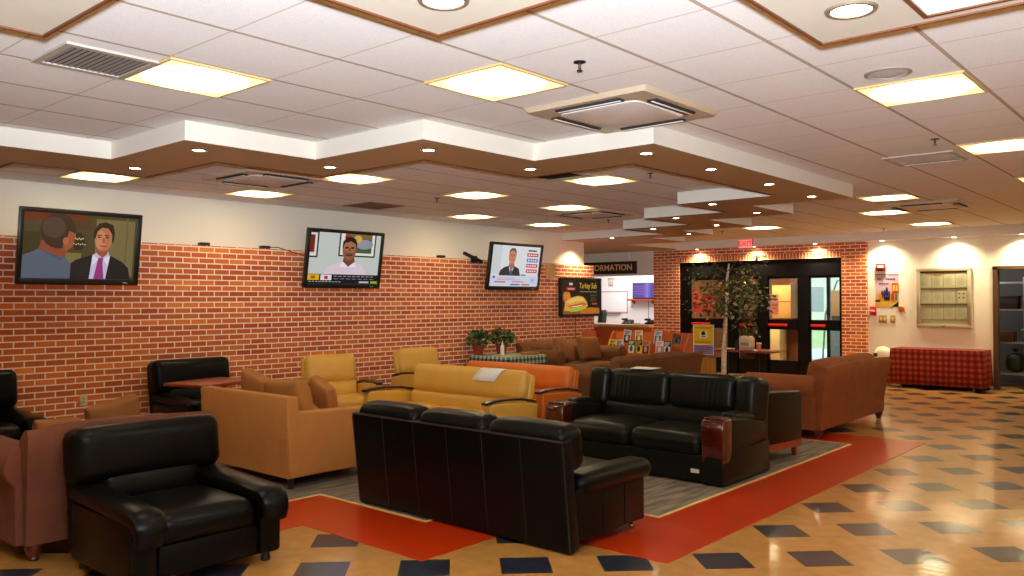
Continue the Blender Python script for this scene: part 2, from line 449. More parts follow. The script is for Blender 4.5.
# store-room opening frame and room behind
JAMB = mat('brown_door_casing', srgb(92, 62, 38), .5, noise=.2, nscale=6, stretch=(1, 1, .1))
j = MB(); j.box(EX - .02, EX + .16, 3.16, 3.235, 0, 2.17); j.box(EX - .02, EX + .16, 2.25, 2.32, 0, 2.17); j.box(EX - .02, EX + .16, 2.25, 3.235, 2.13, 2.185)
struct(j.build('door_1', JAMB), 'brown cased opening into the dark store room')
w = MB(); w.box(18.5, 18.6, 1, 4.4, 0, 2.8); w.box(EX + .14, 18.5, 4.3, 4.4, 0, 2.8); w.box(EX + .14, 18.5, 1, 1.1, 0, 2.8); w.box(EX + .14, 18.6, 1, 4.4, 2.5, 2.6)
struct(w.build('wall_store_room', DARKWALL))
# information room behind the counter
w = MB(); w.box(19, 19.1, 9.9, 14.6, 0, CEIL); w.box(13.2, 19.1, 14.5, 14.6, 0, CEIL); w.box(EX + .14, 19, 9.9, 10.0, 0, CEIL)
struct(w.build('wall_information_room', PUREW))

# carpet area and red border (stepped like the soffit above)
inner = [(1.7, 9.5), (1.7, 6.9), (2.9, 6.9), (2.9, 5.70), (4.1, 5.70), (4.1, 4.42), (5.30, 4.42), (5.30, 3.205), (9.36, 3.205), (9.36, 4.42), (10.6, 4.42), (10.6, 5.62), (12.0, 5.62), (12.0, 9.5)]
outer = [(1.1, 9.5), (1.1, 6.3), (2.3, 6.3), (2.3, 5.04), (3.48, 5.04), (3.48, 3.79), (4.42, 3.79), (4.42, 2.62), (10.0, 2.62), (10.0, 3.82), (11.2, 3.82), (11.2, 5.02), (12.6, 5.02), (12.6, 9.5)]
def strip(A, B, z, h):
    m = MB()
    for i in range(len(A) - 1):
        V = [(*A[i], z), (*A[i + 1], z), (*B[i + 1], z), (*B[i], z)]; V += [(p[0], p[1], z + h) for p in V[:]]
        V2 = V[:4] + [(V[k][0], V[k][1], z + h) for k in range(4)]
        m.add(V2, [(0, 1, 2, 3), (4, 5, 6, 7), (0, 1, 5, 4), (1, 2, 6, 5), (2, 3, 7, 6), (3, 0, 4, 7)], 0, False)
    b = bmesh.new(); return m
RED = mat('red_vinyl', srgb(198, 54, 8), .3, noise=.07, nscale=4, coat=.5, coat_r=.08, bump=.03, bscale=3)
struct(strip(outer, inner, 0, .003).build('trim_3', RED), 'red vinyl border stepping around the carpet')
def inset(P, d):
    # shift a right-angled path to its left/right by d using neighbours
    out = []
    for i, p in enumerate(P):
        a = Vector(P[i]) - Vector(P[i - 1]) if i else Vector(P[1]) - Vector(P[0])
        b = Vector(P[i + 1]) - Vector(P[i]) if i < len(P) - 1 else a
        na = Vector((-a.y, a.x)).normalized(); nb = Vector((-b.y, b.x)).normalized()
        n = na + nb if abs(na.dot(nb)) < .5 else na
        out.append((p[0] + n.x * d, p[1] + n.y * d))
    return out
EDGE = mat('cream_edge_strip', srgb(232, 196, 128), .4)
struct(strip(inner, inset(inner, .028), 0, .007).build('trim_4', EDGE), 'cream edging strip between carpet and red border')
CARPET = mat('streaked_carpet', srgb(150, 136, 116), .95, nscale=5, stretch=(1, 1, 1), col2=srgb(78, 75, 76), bump=.3, bscale=150)
for n in CARPET.node_tree.nodes:
    if n.type == 'MAPPING': n.inputs['Rotation'].default_value = (0, 0, math.radians(49)); n.inputs['Scale'].default_value = (.55, 4.5, 1)
cp = MB().prism(inset(inner, .028), 0.0005, .006, 'z')
tag(cp.build('carpet', CARPET), 'grey brown streaked carpet under the sofas, edged by the red border', 'carpet')

# ------------------------------------------------------------------ dropped stepped soffits
def ring(name, O, I, zb, zt, mu, label, strip_d=.012):
    m = MB()
    n = len(O)
    for i in range(n - 1):
        o0, o1, i1, i0 = O[i], O[i + 1], I[i + 1], I[i]
        m.add([(*o0, zb), (*o1, zb), (*i1, zb), (*i0, zb)], [(0, 1, 2, 3)], 1, False)
        for a, b in ((o0, o1), (i0, i1)):
            if (Vector(a) - Vector(b)).length > 1e-4: m.add([(*a, zb), (*b, zb), (*b, zt), (*a, zt)], [(0, 1, 2, 3)], 0, False)
    for a, b in ((O[0], I[0]), (O[-1], I[-1])): m.add([(*a, zb), (*b, zb), (*b, zt), (*a, zt)], [(0, 1, 2, 3)], 0, False)
    return struct(m.build(name, [FASCIA, mu]), label)
O = [(1.66, 9.655), (1.66, 6.76), (2.855, 6.76), (2.855, 5.56), (3.955, 5.56), (3.955, 4.29), (5.18, 4.29), (5.18, 3.165), (9.44, 3.2), (9.44, 4.39), (10.67, 4.39), (10.67, 5.63), (12.08, 5.63), (12.08, 6.85), (13.15, 6.85), (13.15, 9.655)]
I = [(2.4, 9.655), (2.4, 7.51), (3.49, 7.51), (3.49, 6.255), (4.55, 6.255), (4.55, 4.925), (5.85, 4.925), (5.85, 3.78), (8.68, 3.79), (8.68, 4.98), (9.89, 4.98), (9.89, 6.2), (11.17, 6.2), (11.17, 7.4), (12.5, 7.4), (12.5, 9.655)]
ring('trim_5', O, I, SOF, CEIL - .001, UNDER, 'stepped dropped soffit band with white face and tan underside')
def edge(P, d, w, z, name, label, k=1):
    Q = inset(P, w * k); m = MB()
    for i in range(len(P) - 1):
        V = [(*P[i], z), (*P[i + 1], z), (*Q[i + 1], z), (*Q[i], z)]
        V += [(p[0], p[1], z - d) for p in V]
        m.add(V, [(0, 1, 2, 3), (4, 5, 6, 7), (0, 1, 5, 4), (1, 2, 6, 5), (2, 3, 7, 6), (3, 0, 4, 7)], 0, False)
    return struct(m.build(name, BROWNTRIM), label)
edge(I, .006, .022, SOF, 'trim_6', 'thin brown strip along the inner edge of the stepped soffit', -1)  # narrow brown strip laid under the inner edge
m = MB()
for (x0, x1, y0, y1) in ((13.15, 14.4, 8.1, 12), (14.4, EX - .3, 9.42, 14.5), (13.2, 14.4, 12, 14.5), (EX - .3, EX, 9.42, 14.5)):
    m.box(x0, x1, y0, y1, SOF, CEIL - .001)
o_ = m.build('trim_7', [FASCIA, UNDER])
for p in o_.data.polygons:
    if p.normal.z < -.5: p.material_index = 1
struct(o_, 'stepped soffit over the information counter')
O2 = [(-3.9, 3.82), (1.335, 3.82), (1.335, 2.56), (2.45, 2.56), (2.45, 1.375), (3.66, 1.375), (3.66, -3.9)]
I2 = [(-3.9, 3.2), (.8, 3.2), (.8, 2.0), (1.9, 2.0), (1.9, .91), (3.56, .91), (3.56, -3.9)]
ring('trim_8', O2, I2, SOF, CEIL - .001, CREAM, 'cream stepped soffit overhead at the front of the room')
edge(O2, .008, .014, SOF, 'trim_9', 'brown bead along the outer edge of the cream soffit', -1)
edge(I2, .008, .02, SOF, 'trim_10', 'brown bead along the inner edge of the cream soffit', 1)

# ------------------------------------------------------------------ ceiling fittings
def cell(i, j): return (2.059 + .6096 * (i + .5), 3.5575 - .6096 * (j + .5))
fr = MB(); h = .3
for (a, b, c, d) in ((-h, h, -h, -h + .014), (-h, h, h - .014, h), (-h, -h + .014, -h + .014, h - .014), (h - .014, h, -h + .014, h - .014)): fr.box(a, b, c, d, -.012, 0)
LF = mat('light_frame', srgb(206, 178, 120), .4)
lights = [((0, -2), 'lit square ceiling panel beside the near left air grille'), ((2, 0), 'large lit square ceiling panel left of the near ceiling cassette'),
 ((5, 3), 'large lit ceiling panel beside the round ceiling speaker'), ((9, 3), 'long lit ceiling panel at the right beside the silver air grille'),
 ((2, -9), 'lit ceiling panel above the leftmost television'), ((5, -9), 'lit ceiling panel in front of the wall between left and middle televisions'),
 ((5, -6), 'bright lit ceiling panel just behind the soffit above the middle television'), ((8, -6), 'lit panel in the middle of the ceiling, nearer of two in line'),
 ((11, -9), 'small lit ceiling panel between the middle and right televisions, next to the wall'), ((8, -3), 'bright ceiling panel below the soffit corner beside the dark grille'),
 ((11, -6), 'lit ceiling panel before the far ceiling cassette above the right television'), ((14, -9), 'smallest lit ceiling panel over the right television near the wall'),
 ((14, 0), 'lit ceiling panel to the right of the soffit end, upper of two in line'), ((17, -1), 'lit ceiling panel to the right of the soffit, lower of two in line'),
 ((21, -1), 'lit ceiling panel close to the soffit above the notice case'), ((19, -5), 'lit ceiling panel in front of the exit sign'), ((13, 3), 'lit ceiling panel cut by the right edge, farther one')]
proto = None
for (ij, lab) in lights:
    x, y = cell(*ij)
    if proto is None:
        proto = thing('ceiling_light', lab, 'ceiling light', (x, y, CEIL), 0, 'square ceiling light panels')
        fr.build('frame', LF, proto); MB().box(-.287, .287, -.287, .287, -.009, -.002).build('diffuser', PANEL, proto)
    else: dup(proto, (x, y, CEIL), 0, lab)
# lamps of the room behind the camera light it too
for k, (i, j) in enumerate([(-3, 3), (-3, -2), (-3, -7), (0, 5), (0, 9), (5, 7), (5, 11), (9, 7), (9, 11), (14, 4), (14, 8), (18, 4), (18, 9), (-7, 0), (-7, 6), (2, 8)]):
    x, y = cell(i, j)
    dup(proto, (x, y, CEIL), 0, 'lit ceiling panel in the part of the room behind the camera')

# recessed downlights
def downlight(x, y, z, lab, r=.055, first=[None]):
    if first[0] is None or r != first[0][1]:
        t = thing('downlight', lab, 'downlight', (x, y, z), 0, 'round recessed downlights')
        MB().lathe([(r * .82, -.001), (r * .85, -.006), (r * 1.15, -.006), (r * 1.2, 0)], 20).build('trim_ring', CHROME, t)
        MB().lathe([(.001, -.004), (r * .6, -.005), (r * .8, -.003)], 20).build('bulb', BULB, t)
        first[0] = (t, r); return t
    return dup(first[0][0], (x, y, z), 0, lab)
dl = [(3.12, 5.86, 'first downlight in the soffit after its left corner, beside the near left grille'), (3.18, 7.06, 'downlight at the left end of the soffit over the left television'),
 (4.26, 5.78, 'downlight in the soffit corner above the middle television'), (4.27, 4.57, 'downlight in the soffit recess left of the middle'),
 (5.48, 4.58, 'downlight in the soffit point over the right television'), (5.49, 3.42, 'downlight in the soffit corner below the near ceiling cassette'),
 (6.54, 3.42, 'downlight in the long soffit run, first after the corner'), (7.77, 3.44, 'downlight in the long soffit run, second after the corner'),
 (9.01, 3.5, 'downlight in the far right end of the soffit'), (8.94, 4.66, 'downlight in the second step of the soffit, above the exit sign'),
 (10.22, 4.69, 'small downlight in the third step at its right'), (10.14, 5.84, 'bluish bright downlight under the second white step'),
 (11.43, 7.0, 'downlight under the lowest white step'), (11.53, 5.94, 'downlight under the third white step at its right'),
 (12.76, 7.1, 'downlight in the last step before the entrance'), (12.63, 8.6, 'downlight over the wall end beside the menu screen')]
for x, y, lab in dl: downlight(x, y, SOF, lab)
big = thing('downlight', 'large round lit downlight in the cream soffit at the upper right', 'downlight', (3.3, 1.12, SOF), 0)
MB().lathe([(.075, -.002), (.078, -.008), (.095, -.008), (.1, 0)], 24).build('trim_ring', mat('grey_ring', srgb(120, 104, 84), .4), big)
MB().lathe([(.001, -.005), (.05, -.006), (.076, -.003)], 24).build('bulb', BULB, big)
dup(big, (2.17, 2.24, SOF), 0, 'large round lit downlight in the cream soffit at the top edge')
# wall washers in the entrance soffit
ws = [(8.95, 'washer lamp over the tree at the entrance'), (7.62, 'washer lamp beside the exit sign'), (6.32, 'washer lamp over the right glass door'), (5.04, 'washer lamp over the fire alarm strobe'), (3.8, 'washer lamp over the notice case'), (2.75, 'washer lamp over the store room opening')]
wt = None
for y, lab in ws:
    loc = (EX - .2, y, 2.72)
    if wt is None:
        wt = thing('wall_washer_lamp', lab, 'downlight', loc, 0, 'washer lamps along the entrance wall')
        MB().lathe([(.05, -.001), (.052, -.006), (.068, -.006), (.072, 0)], 20).build('trim_ring', CHROME, wt)
        MB().lathe([(.001, -.004), (.03, -.005), (.05, -.003)], 20).build('bulb', BULB, wt)
    else: dup(wt, loc, 0, lab)
def spot(name, loc, tgt, power, ang, blend=.5, col=(1, .82, .5)):
    l = bpy.data.lights.new(name, 'SPOT'); l.energy = power; l.color = col; l.spot_size = math.radians(ang); l.spot_blend = blend; l.shadow_soft_size = .03
    o = bpy.data.objects.new(name, l); COL.objects.link(o); o.location = loc
    o.rotation_euler = (Vector(tgt) - Vector(loc)).to_track_quat('-Z', 'Y').to_euler(); return o
for y, _ in ws: spot('washer_spot', (EX - .2, y, 2.708), (EX - .12, y, 0), 150, 140, 1)
spot('washer_spot', (12.75, 9.36, 2.73), (12.75, 9.46, 0), 140, 120, 1)
for x, y, _ in dl[:15]: spot('downlight_spot', (x, y, SOF - .012), (x, y, 0), 9, 75, .7)

# sprinklers
sp = None
for (x, y, lab) in [(3.56, 2.63, 'sprinkler head hanging beside the near lit panel'), (7.17, 4.42, 'sprinkler head behind the long soffit run'), (7.17, 1.79, 'sprinkler head over the right lit panel'), (7.14, 7.49, 'sprinkler head between the middle ceiling panels'),
                    (10.9, 4.5, 'sprinkler head beside the last soffit steps'), (10.9, 7.5, 'sprinkler head beyond the far ceiling cassette'), (14.2, 7.2, 'sprinkler head over the entrance doors'), (15.6, 4.75, 'sprinkler head near the soffit over the alarm strobe')]:
    if sp is None:
        sp = thing('fire_sprinkler', lab, 'sprinkler', (x, y, CEIL), 0, 'fire sprinklers in the ceiling')
        DK = mat('dark_metal', (.05, .045, .04), .35, .8)
        MB().lathe([(.045, 0), (.045, -.006), (.015, -.01)], 18).build('escutcheon', DK, sp)
        m = MB().lathe([(.011, -.006), (.011, -.04), (.006, -.05)], 10); m.lathe([(.0, -.062), (.022, -.062), (.022, -.066), (0, -.067)], 12)
        m.tube([(.011, 0, -.035), (.013, 0, -.05), (.004, 0, -.063)], .0025, 6); m.tube([(-.011, 0, -.035), (-.013, 0, -.05), (-.004, 0, -.063)], .0025, 6)
        m.build('head', DK, sp)
    else: dup(sp, (x, y, CEIL), 0, lab)
    if sp.scale[0] == 1: sp.scale = (.75, .75, .75)

# ceiling cassettes
def rsq(h, r, n=5):
    P = []
    for cx, cy, a0 in ((h - r, h - r, 0), (-h + r, h - r, 90), (-h + r, -h + r, 180), (h - r, -h + r, 270)):
        for k in range(n + 1):
            a = math.radians(a0 + 90 * k / n); P.append((cx + r * math.cos(a), cy + r * math.sin(a)))
    return P
CASS = mat('cassette_plastic', srgb(190, 170, 144), .45); CGR = mat('cassette_grille', srgb(232, 228, 222), .6)
def cassette(x, y, lab):
    t = thing('ceiling_air_conditioner', lab, 'air conditioner', (x, y, CEIL), 0, 'ceiling air conditioning cassettes')
    m = MB(); H = .475
    A = [(*p, 0) for p in rsq(H, .02)]; B = [(*p, -.03) for p in rsq(H - .02, .02)]; C = [(*p, -.036) for p in rsq(.29, .05)]; n = len(A)
    m.add(A + B + C, [(i, (i + 1) % n, n + (i + 1) % n, n + i) for i in range(n)] + [(n + i, n + (i + 1) % n, 2 * n + (i + 1) % n, 2 * n + i) for i in range(n)], 0, True)
    m.build('housing', CASS, t)
    g = MB().prism(rsq(.31, .06), -.041, -.03, 'z', bev=.003)
    for k in range(0): g.box(-.24, .24, -.24 + k * .06 - .002, -.24 + k * .06 + .002, -.0475, -.045)
    g.build('intake_grille', CGR, t)
    for a in range(4):
        M = Matrix.Rotation(a * PI / 2, 4, 'Z')
        v = MB().rbox(-.25, .25, -.415, -.345, -.046, -.03, .006, 0, M)
        o = v.build('louver', [DARKGAP], t)
        MB().rbox(-.245, .245, -.392, -.374, -.050, -.044, .003, 0, M).build('vane', CGR, o)
    return t
c1 = cassette(4.66, 3.09, 'large tan ceiling air conditioner just above the soffit, right of the lit panel')
dup(c1, (4.75, 7.55, CEIL), 0, 'ceiling air conditioner seen past the soffit between the left and middle televisions')
dup(c1, (9.9, 7.1, CEIL), 0, 'far ceiling air conditioner over the right television')
dup(c1, (12.1, 3.1, CEIL), 0, 'far ceiling air conditioner on the right side of the ceiling')

def vent(x, y, lab, mm, slat, gap=.028, h=.29, white=False):
    t = thing('air_grille', lab, 'air vent', (x, y, CEIL), 0, 'square ceiling air grilles')
    m = MB()
    for (a, b, c, d) in ((-h, h, -h, -h + .04), (-h, h, h - .04, h), (-h, -h + .04, -h + .04, h - .04), (h - .04, h, -h + .04, h - .04)): m.box(a, b, c, d, -.012, 0)
    m.build('frame', mm, t)
    MB().box(-h + .04, h - .04, -h + .04, h - .04, -.003, -.001).build('duct_opening', DARKGAP, t)
    n = int((2 * h - .08) / gap); s = MB()
    for k in range(n):
        xx = -h + .04 + gap * (k + .5)
        s.add([(xx - .006, -h + .04, -.003), (xx + .006, -h + .04, -.009), (xx + .006, h - .04, -.009), (xx - .006, h - .04, -.003), (xx - .004, -h + .04, -.003), (xx + .008, -h + .04, -.009), (xx + .008, h - .04, -.009), (xx - .004, h - .04, -.003)],
              [(0, 1, 2, 3), (4, 7, 6, 5), (0, 4, 5, 1), (3, 2, 6, 7)], 0, False)
    s.build('louvers', slat, t); return t
SL = mat('grille_slat', srgb(150, 146, 140), .4, .4); SL2 = mat('silver_slat', srgb(200, 196, 188), .35, .5)
vent(1.84, 4.54, 'dark slatted air grille at the upper left beside a lit panel', METAL, SL, .03, .24)
vent(8.1, 2.1, 'silver slatted air grille near the right lit panels', METAL, SL2, .05)
BRG = mat('brown_grille', srgb(120, 84, 58), .6)
vent(7.13, 8.7, 'brown square air grille above the middle television by the wall', BRG, BRG, .05)
vent(6.6, 5.2, 'dark air grille left of the bright panel below the soffit point', METAL, DARKGAP, .05, .27)
vent(5.0, 8.15, 'small open grey air grille beside the panel between the televisions', METAL, SL2, .05, .27)

t = thing('ceiling_speaker', 'round grey ceiling speaker beside a large lit panel', 'speaker', (4.89, 1.46, CEIL), 0)
MB().lathe([(.125, 0), (.125, -.006), (.108, -.01), (.106, -.004)], 32).build('rim', mat('speaker_rim', srgb(150, 140, 126), .5), t)
MB().lathe([(.106, -.004), (.06, -.008), (.001, -.009)], 32).build('grille', mat('speaker_grille', srgb(196, 192, 186), .6, bump=.4, bscale=600), t)

# exit sign
t = thing('exit_sign', 'red lit EXIT sign hanging from the entrance soffit', 'exit sign', (EX - .325, 7.74, 2.775), -90)
MB().rbox(-.155, .155, -.02, .02, -.095, .095, .006).build('housing', mat('exit_housing', srgb(235, 130, 120), .4), t)
MB().box(-.145, .145, -.0225, -.0205, -.085, .085).build('face', emat('exit_face', srgb(250, 140, 130), .9), t)
V, F = text_geo('EXIT', .15, bold=.004, depth=.001)
MB().add(V, F, 0, False, Matrix.Translation((0, -.024, 0)) @ Matrix.Rotation(PI / 2, 4, 'X')).build('lettering', emat('exit_letters', srgb(214, 8, 20), .8), t)
MB().box(-.03, .03, .019, .0245, -.05, .05).build('mount', FASCIA, t)

# ------------------------------------------------------------------ camera, world
f_, yaw, pitch, roll = 826.62, .7189, .0144, -.0023
Fv = Vector((math.cos(pitch) * math.cos(yaw), math.cos(pitch) * math.sin(yaw), math.sin(pitch)))
r0 = Vector((math.sin(yaw), -math.cos(yaw), 0)); u0 = r0.cross(Fv)
Rv = r0 * math.cos(roll) + u0 * math.sin(roll); Uv = -r0 * math.sin(roll) + u0 * math.cos(roll)
cam = bpy.data.cameras.new('camera'); cam.sensor_width = 36; cam.lens = f_ / 1024 * 36; cam.clip_start = .05
co = bpy.data.objects.new('camera', cam); COL.objects.link(co)
Mx = Matrix((Rv, Uv, -Fv)).transposed().to_4x4(); Mx.translation = (0, 0, 1.6087); co.matrix_world = Mx
S.camera = co
wd = bpy.data.worlds.new('sky'); S.world = wd; wd.use_nodes = True
wd.node_tree.nodes['Background'].inputs['Color'].default_value = (.72, .86, 1, 1); wd.node_tree.nodes['Background'].inputs['Strength'].default_value = 3.6
S.view_settings.view_transform = 'Standard'
try: S.view_settings.look = 'None'
except Exception: pass
S.view_settings.gamma = 1; S.view_settings.use_curve_mapping = False; S.view_settings.exposure = 0
S.cycles.max_bounces = 9; S.cycles.diffuse_bounces = 5; S.cycles.glossy_bounces = 4; S.cycles.transmission_bounces = 8
S.cycles.sample_clamp_indirect = 6; S.cycles.caustics_reflective = False; S.cycles.caustics_refractive = False
# ------------------------------------------------------------------ the photographer's flash on top of the camera
fl_ = bpy.data.lights.new('camera_flash', 'SPOT'); fl_.energy = 2050; fl_.color = (.84, .94, 1.04); fl_.spot_size = math.radians(108); fl_.spot_blend = .45; fl_.shadow_soft_size = .06
fo = bpy.data.objects.new('camera_flash', fl_); COL.objects.link(fo); fo.location = (0, 0, 1.78)
fo.rotation_euler = Vector((math.cos(yaw) * .8, math.sin(yaw) * .8, .72)).to_track_quat('-Z', 'Y').to_euler()

# ------------------------------------------------------------------ seating materials
LEATHER = mat('black_leather', (.0042, .0038, .0036), .3, spec=.13, bump=.12, bscale=110, noise=.25, nscale=8)
LEATHG = mat('black_green_leather', (.008, .0088, .0062), .3, spec=.2, bump=.12, bscale=110, noise=.25, nscale=8)
SEAM = mat('black_piping', (.012, .0115, .011), .4)
SUEDE = mat('brown_suede', srgb(146, 82, 44), .95, noise=.22, nscale=7, bump=.15, bscale=90)
SUEDEP = mat('brown_suede_pillow', srgb(150, 94, 46), .95, noise=.2, nscale=9, bump=.15, bscale=90)
TAN = mat('tan_microfibre', srgb(198, 134, 70), .92, noise=.1, nscale=8, bump=.12, bscale=120)
TANP = mat('tan_pillow_cloth', srgb(180, 118, 56), .92, noise=.12, nscale=9, bump=.12, bscale=120)
MUST = mat('mustard_leather', srgb(214, 164, 68), .5, noise=.07, nscale=6, bump=.06, bscale=100)
ORNG = mat('orange_leather', srgb(206, 102, 16), .5, noise=.08, nscale=6, bump=.06, bscale=100)
REDWOOD = mat('glossy_red_wood', srgb(84, 22, 10), .2, noise=.5, nscale=5, stretch=(1, 8, 1), coat=.6)
DARKWOOD = mat('dark_wood', srgb(44, 24, 16), .3, noise=.3, nscale=6, coat=.4)
CHERRY = mat('cherry_wood', srgb(150, 56, 28), .3, noise=.25, nscale=6, stretch=(1, 6, 1), coat=.4)
BUN = mat('bun_foot_wood', srgb(88, 24, 14), .3, noise=.2, nscale=6, coat=.5)

def seg_tube(pts): return pts

# ---- black armchair (and its twins), front towards local -y
def black_armchair(label, loc, rz, group=None):
    t = thing('leather_armchair', label, 'armchair', loc, rz, group)
    W = .47
    b = MB(); b.rbox(-W + .02, W - .02, -.40, .42, .05, .24, .03); b.rbox(-W + .16, W - .16, -.425, -.36, .06, .25, .03)
    b.build('base', LEATHER, t)
    # back shell, leaning a little
    Mb = Matrix.Translation((0, .36, .1)) @ Matrix.Rotation(math.radians(-7), 4, 'X')
    b = MB().rbox(-W + .01, W - .01, -.02, .1, -.03, .66, .05, 0, Mb, 3); b.build('back_panel', LEATHER, t)
    h = MB().cush(-W - .005, W + .005, -.15, .11, .385, .735, .08, (.0, .025, .0), 0, Mb, 9); ho = h.build('head_cushion', LEATHER, t)
    MB().cush(-W + .15, W - .15, -.13, .02, .2, .46, .06, (0, .035, 0), 0, Mb, 9).build('lumbar_cushion', LEATHER, t)
    MB().cush(-W + .165, W - .165, -.44, .24, .23, .41, .07, (0, .015, .03), 0, None, 9).build('seat_cushion', LEATHER, t)
    for s in (-1, 1):
        a = MB(); x0, x1 = (W - .17, W) if s > 0 else (-W, -W + .17)
        a.rbox(x0 + (.0 if s < 0 else .02), x1 - (.0 if s > 0 else .02), -.43, .38, .055, .40, .03)
        arm = a.build('arm', LEATHER, t)
        # padded top that rolls over the front
        c = MB(); xm = (x0 + x1) / 2 + s * .0
        n = 12; V = []; F = []; path = []
        for i in range(15):
            y = .34 - i * (.74 / 14); path.append((y, .425 + .03 * (1 - i / 14) * (1 if i < 8 else 1)))
        for a_ in range(1, 10):
            q = a_ / 9 * math.radians(98); path.append((-.40 - .085 * math.sin(q), .34 + .085 * math.cos(q)))
        path.append((-.472, .29))
        rings = []
        for i, (y, z) in enumerate(path):
            t0 = path[max(i - 1, 0)]; t1 = path[min(i + 1, len(path) - 1)]
            ty, tz = t1[0] - t0[0], t1[1] - t0[1]; L = math.hypot(ty, tz) or 1; ny, nz = tz / L, -ty / L
            if nz < -.2 and i < 15: ny, nz = -ny, -nz
            k = .98 if i < 15 else .98 - .2 * (i - 14) / 11
            for q in range(n):
                aa = 2 * PI * q / n; cx = math.copysign(abs(math.cos(aa)) ** .7, math.cos(aa)); cz = math.copysign(abs(math.sin(aa)) ** .8, math.sin(aa))
                V.append((xm + cx * .105 * k, y + ny * cz * .05, z + nz * cz * .05))
        for i in range(len(path) - 1):
            for q in range(n): F.append((i * n + q, i * n + (q + 1) % n, (i + 1) * n + (q + 1) % n, (i + 1) * n + q))
        F.append(list(range(n))); F.append([(len(path) - 1) * n + q for q in range(n)][::-1])
        bb = bmesh.new(); vs = [bb.verts.new(p) for p in V]
        for f in F: bb.faces.new([vs[i] for i in f])
        bmesh.ops.recalc_face_normals(bb, faces=bb.faces); c.bm(bb)
        c.build('arm_pad', LEATHER, arm)
        for y in (-.36, .34): MB().lathe([(.028, 0), (.03, .012), (.022, .06)], 12, 0, None, (s * (W - .07), y, 0)).build('foot', BLACKP, t)
    return t
BA = black_armchair('large black leather armchair in the left foreground facing the camera', (2.47, 4.91, 0), 0)
for l_, lab_ in (((2.50, 8.84, .007), 'black leather armchair cut by the left edge, against the brick wall'), ((4.86, 8.92, .007), 'black leather armchair against the brick wall behind the small wooden table')):
    dup(BA, l_, 0, lab_).scale = (1, 1, 1.1)

# ---- black three-seat sofa seen from behind
def black_sofa(label, loc, rz):
    t = thing('leather_sofa', label, 'sofa', loc, rz)
    W = 1.05
    MB().rbox(-W + .06, W - .06, -.42, .36, .06, .27, .02).build('base', LEATHER, t)
    Mb = Matrix.Translation((0, .40, .02)) @ Matrix.Rotation(math.radians(-6.2), 4, 'X')
    p = MB().rbox(-W, W, -.05, .045, -.012, .71, .018, 0, Mb, 3); bp = p.build('back_panel', LEATHER, t)
    s = MB()
    for k in range(1, 6):
        x = -W + .02 + (2 * W - .04) * k / 6; s.tube([Mb @ Vector((x, .046, .02)), Mb @ Vector((x, .0475, .35)), Mb @ Vector((x, .046, .69))], .003, 6)
    for x in (-W + .012, W - .012): s.tube([Mb @ Vector((x, .042, .005)), Mb @ Vector((x, .045, .69))], .007, 6)
    s.tube([Mb @ Vector((-W + .012, .043, .702)), Mb @ Vector((0, .043, .704)), Mb @ Vector((W - .012, .043, .702))], .007, 6)
    s.build('seams', SEAM, bp)
    w3 = (2 * W - .02) / 3
    for k in range(3):
        x0 = -W + .01 + k * w3
        MB().cush(x0 + .002, x0 + w3 - .002, -.22, .028, .47, .775, .085, (.0, .0, .012), 0, Mb, 7).build('head_cushion', LEATHER, t)
    for k in range(3):
        x0 = -W + .17 + k * (2 * W - .34) / 3; x1 = x0 + (2 * W - .34) / 3
        MB().cush(x0, x1, -.46, .2, .26, .43, .06, (0, .01, .025), 0, None, 7).build('seat_cushion', LEATHER, t)
        MB().cush(x0, x1, -.2, -.02, .3, .52, .06, (0, .02, 0), 0, Mb, 7).build('back_cushion', LEATHER, t)
    for s in (-1, 1):
        x0, x1 = (W - .17, W - .015) if s > 0 else (-W + .015, -W + .17)
        b = MB().rbox(x0, x1, -.435, .37, .055, .405, .018)
        for y in (-.18, .08): b.tube([((W - .014) * s, y, .07), ((W - .014) * s, y, .4)], .003, 6)
        arm = b.build('arm', LEATHER, t)
        MB().cush(x0 - .035, x1 + .035, -.51, .33, .345, .478, .065, (0, .012, .012), 0, None, 9).build('arm_pad', LEATHER, arm)
        for y in (-.37, .36):
            MB().lathe([(.012, 0), (.022, .008), (.022, .022), (.01, .03), (.01, .06)], 12, 0, None, (s * (W - .09), y, 0)).build('caster', CHROME if y < 0 else BLACKP, t)
    return t
BS = black_sofa('black leather sofa in the centre foreground with its back to the camera', (4.59, 4.19, .007), 90)

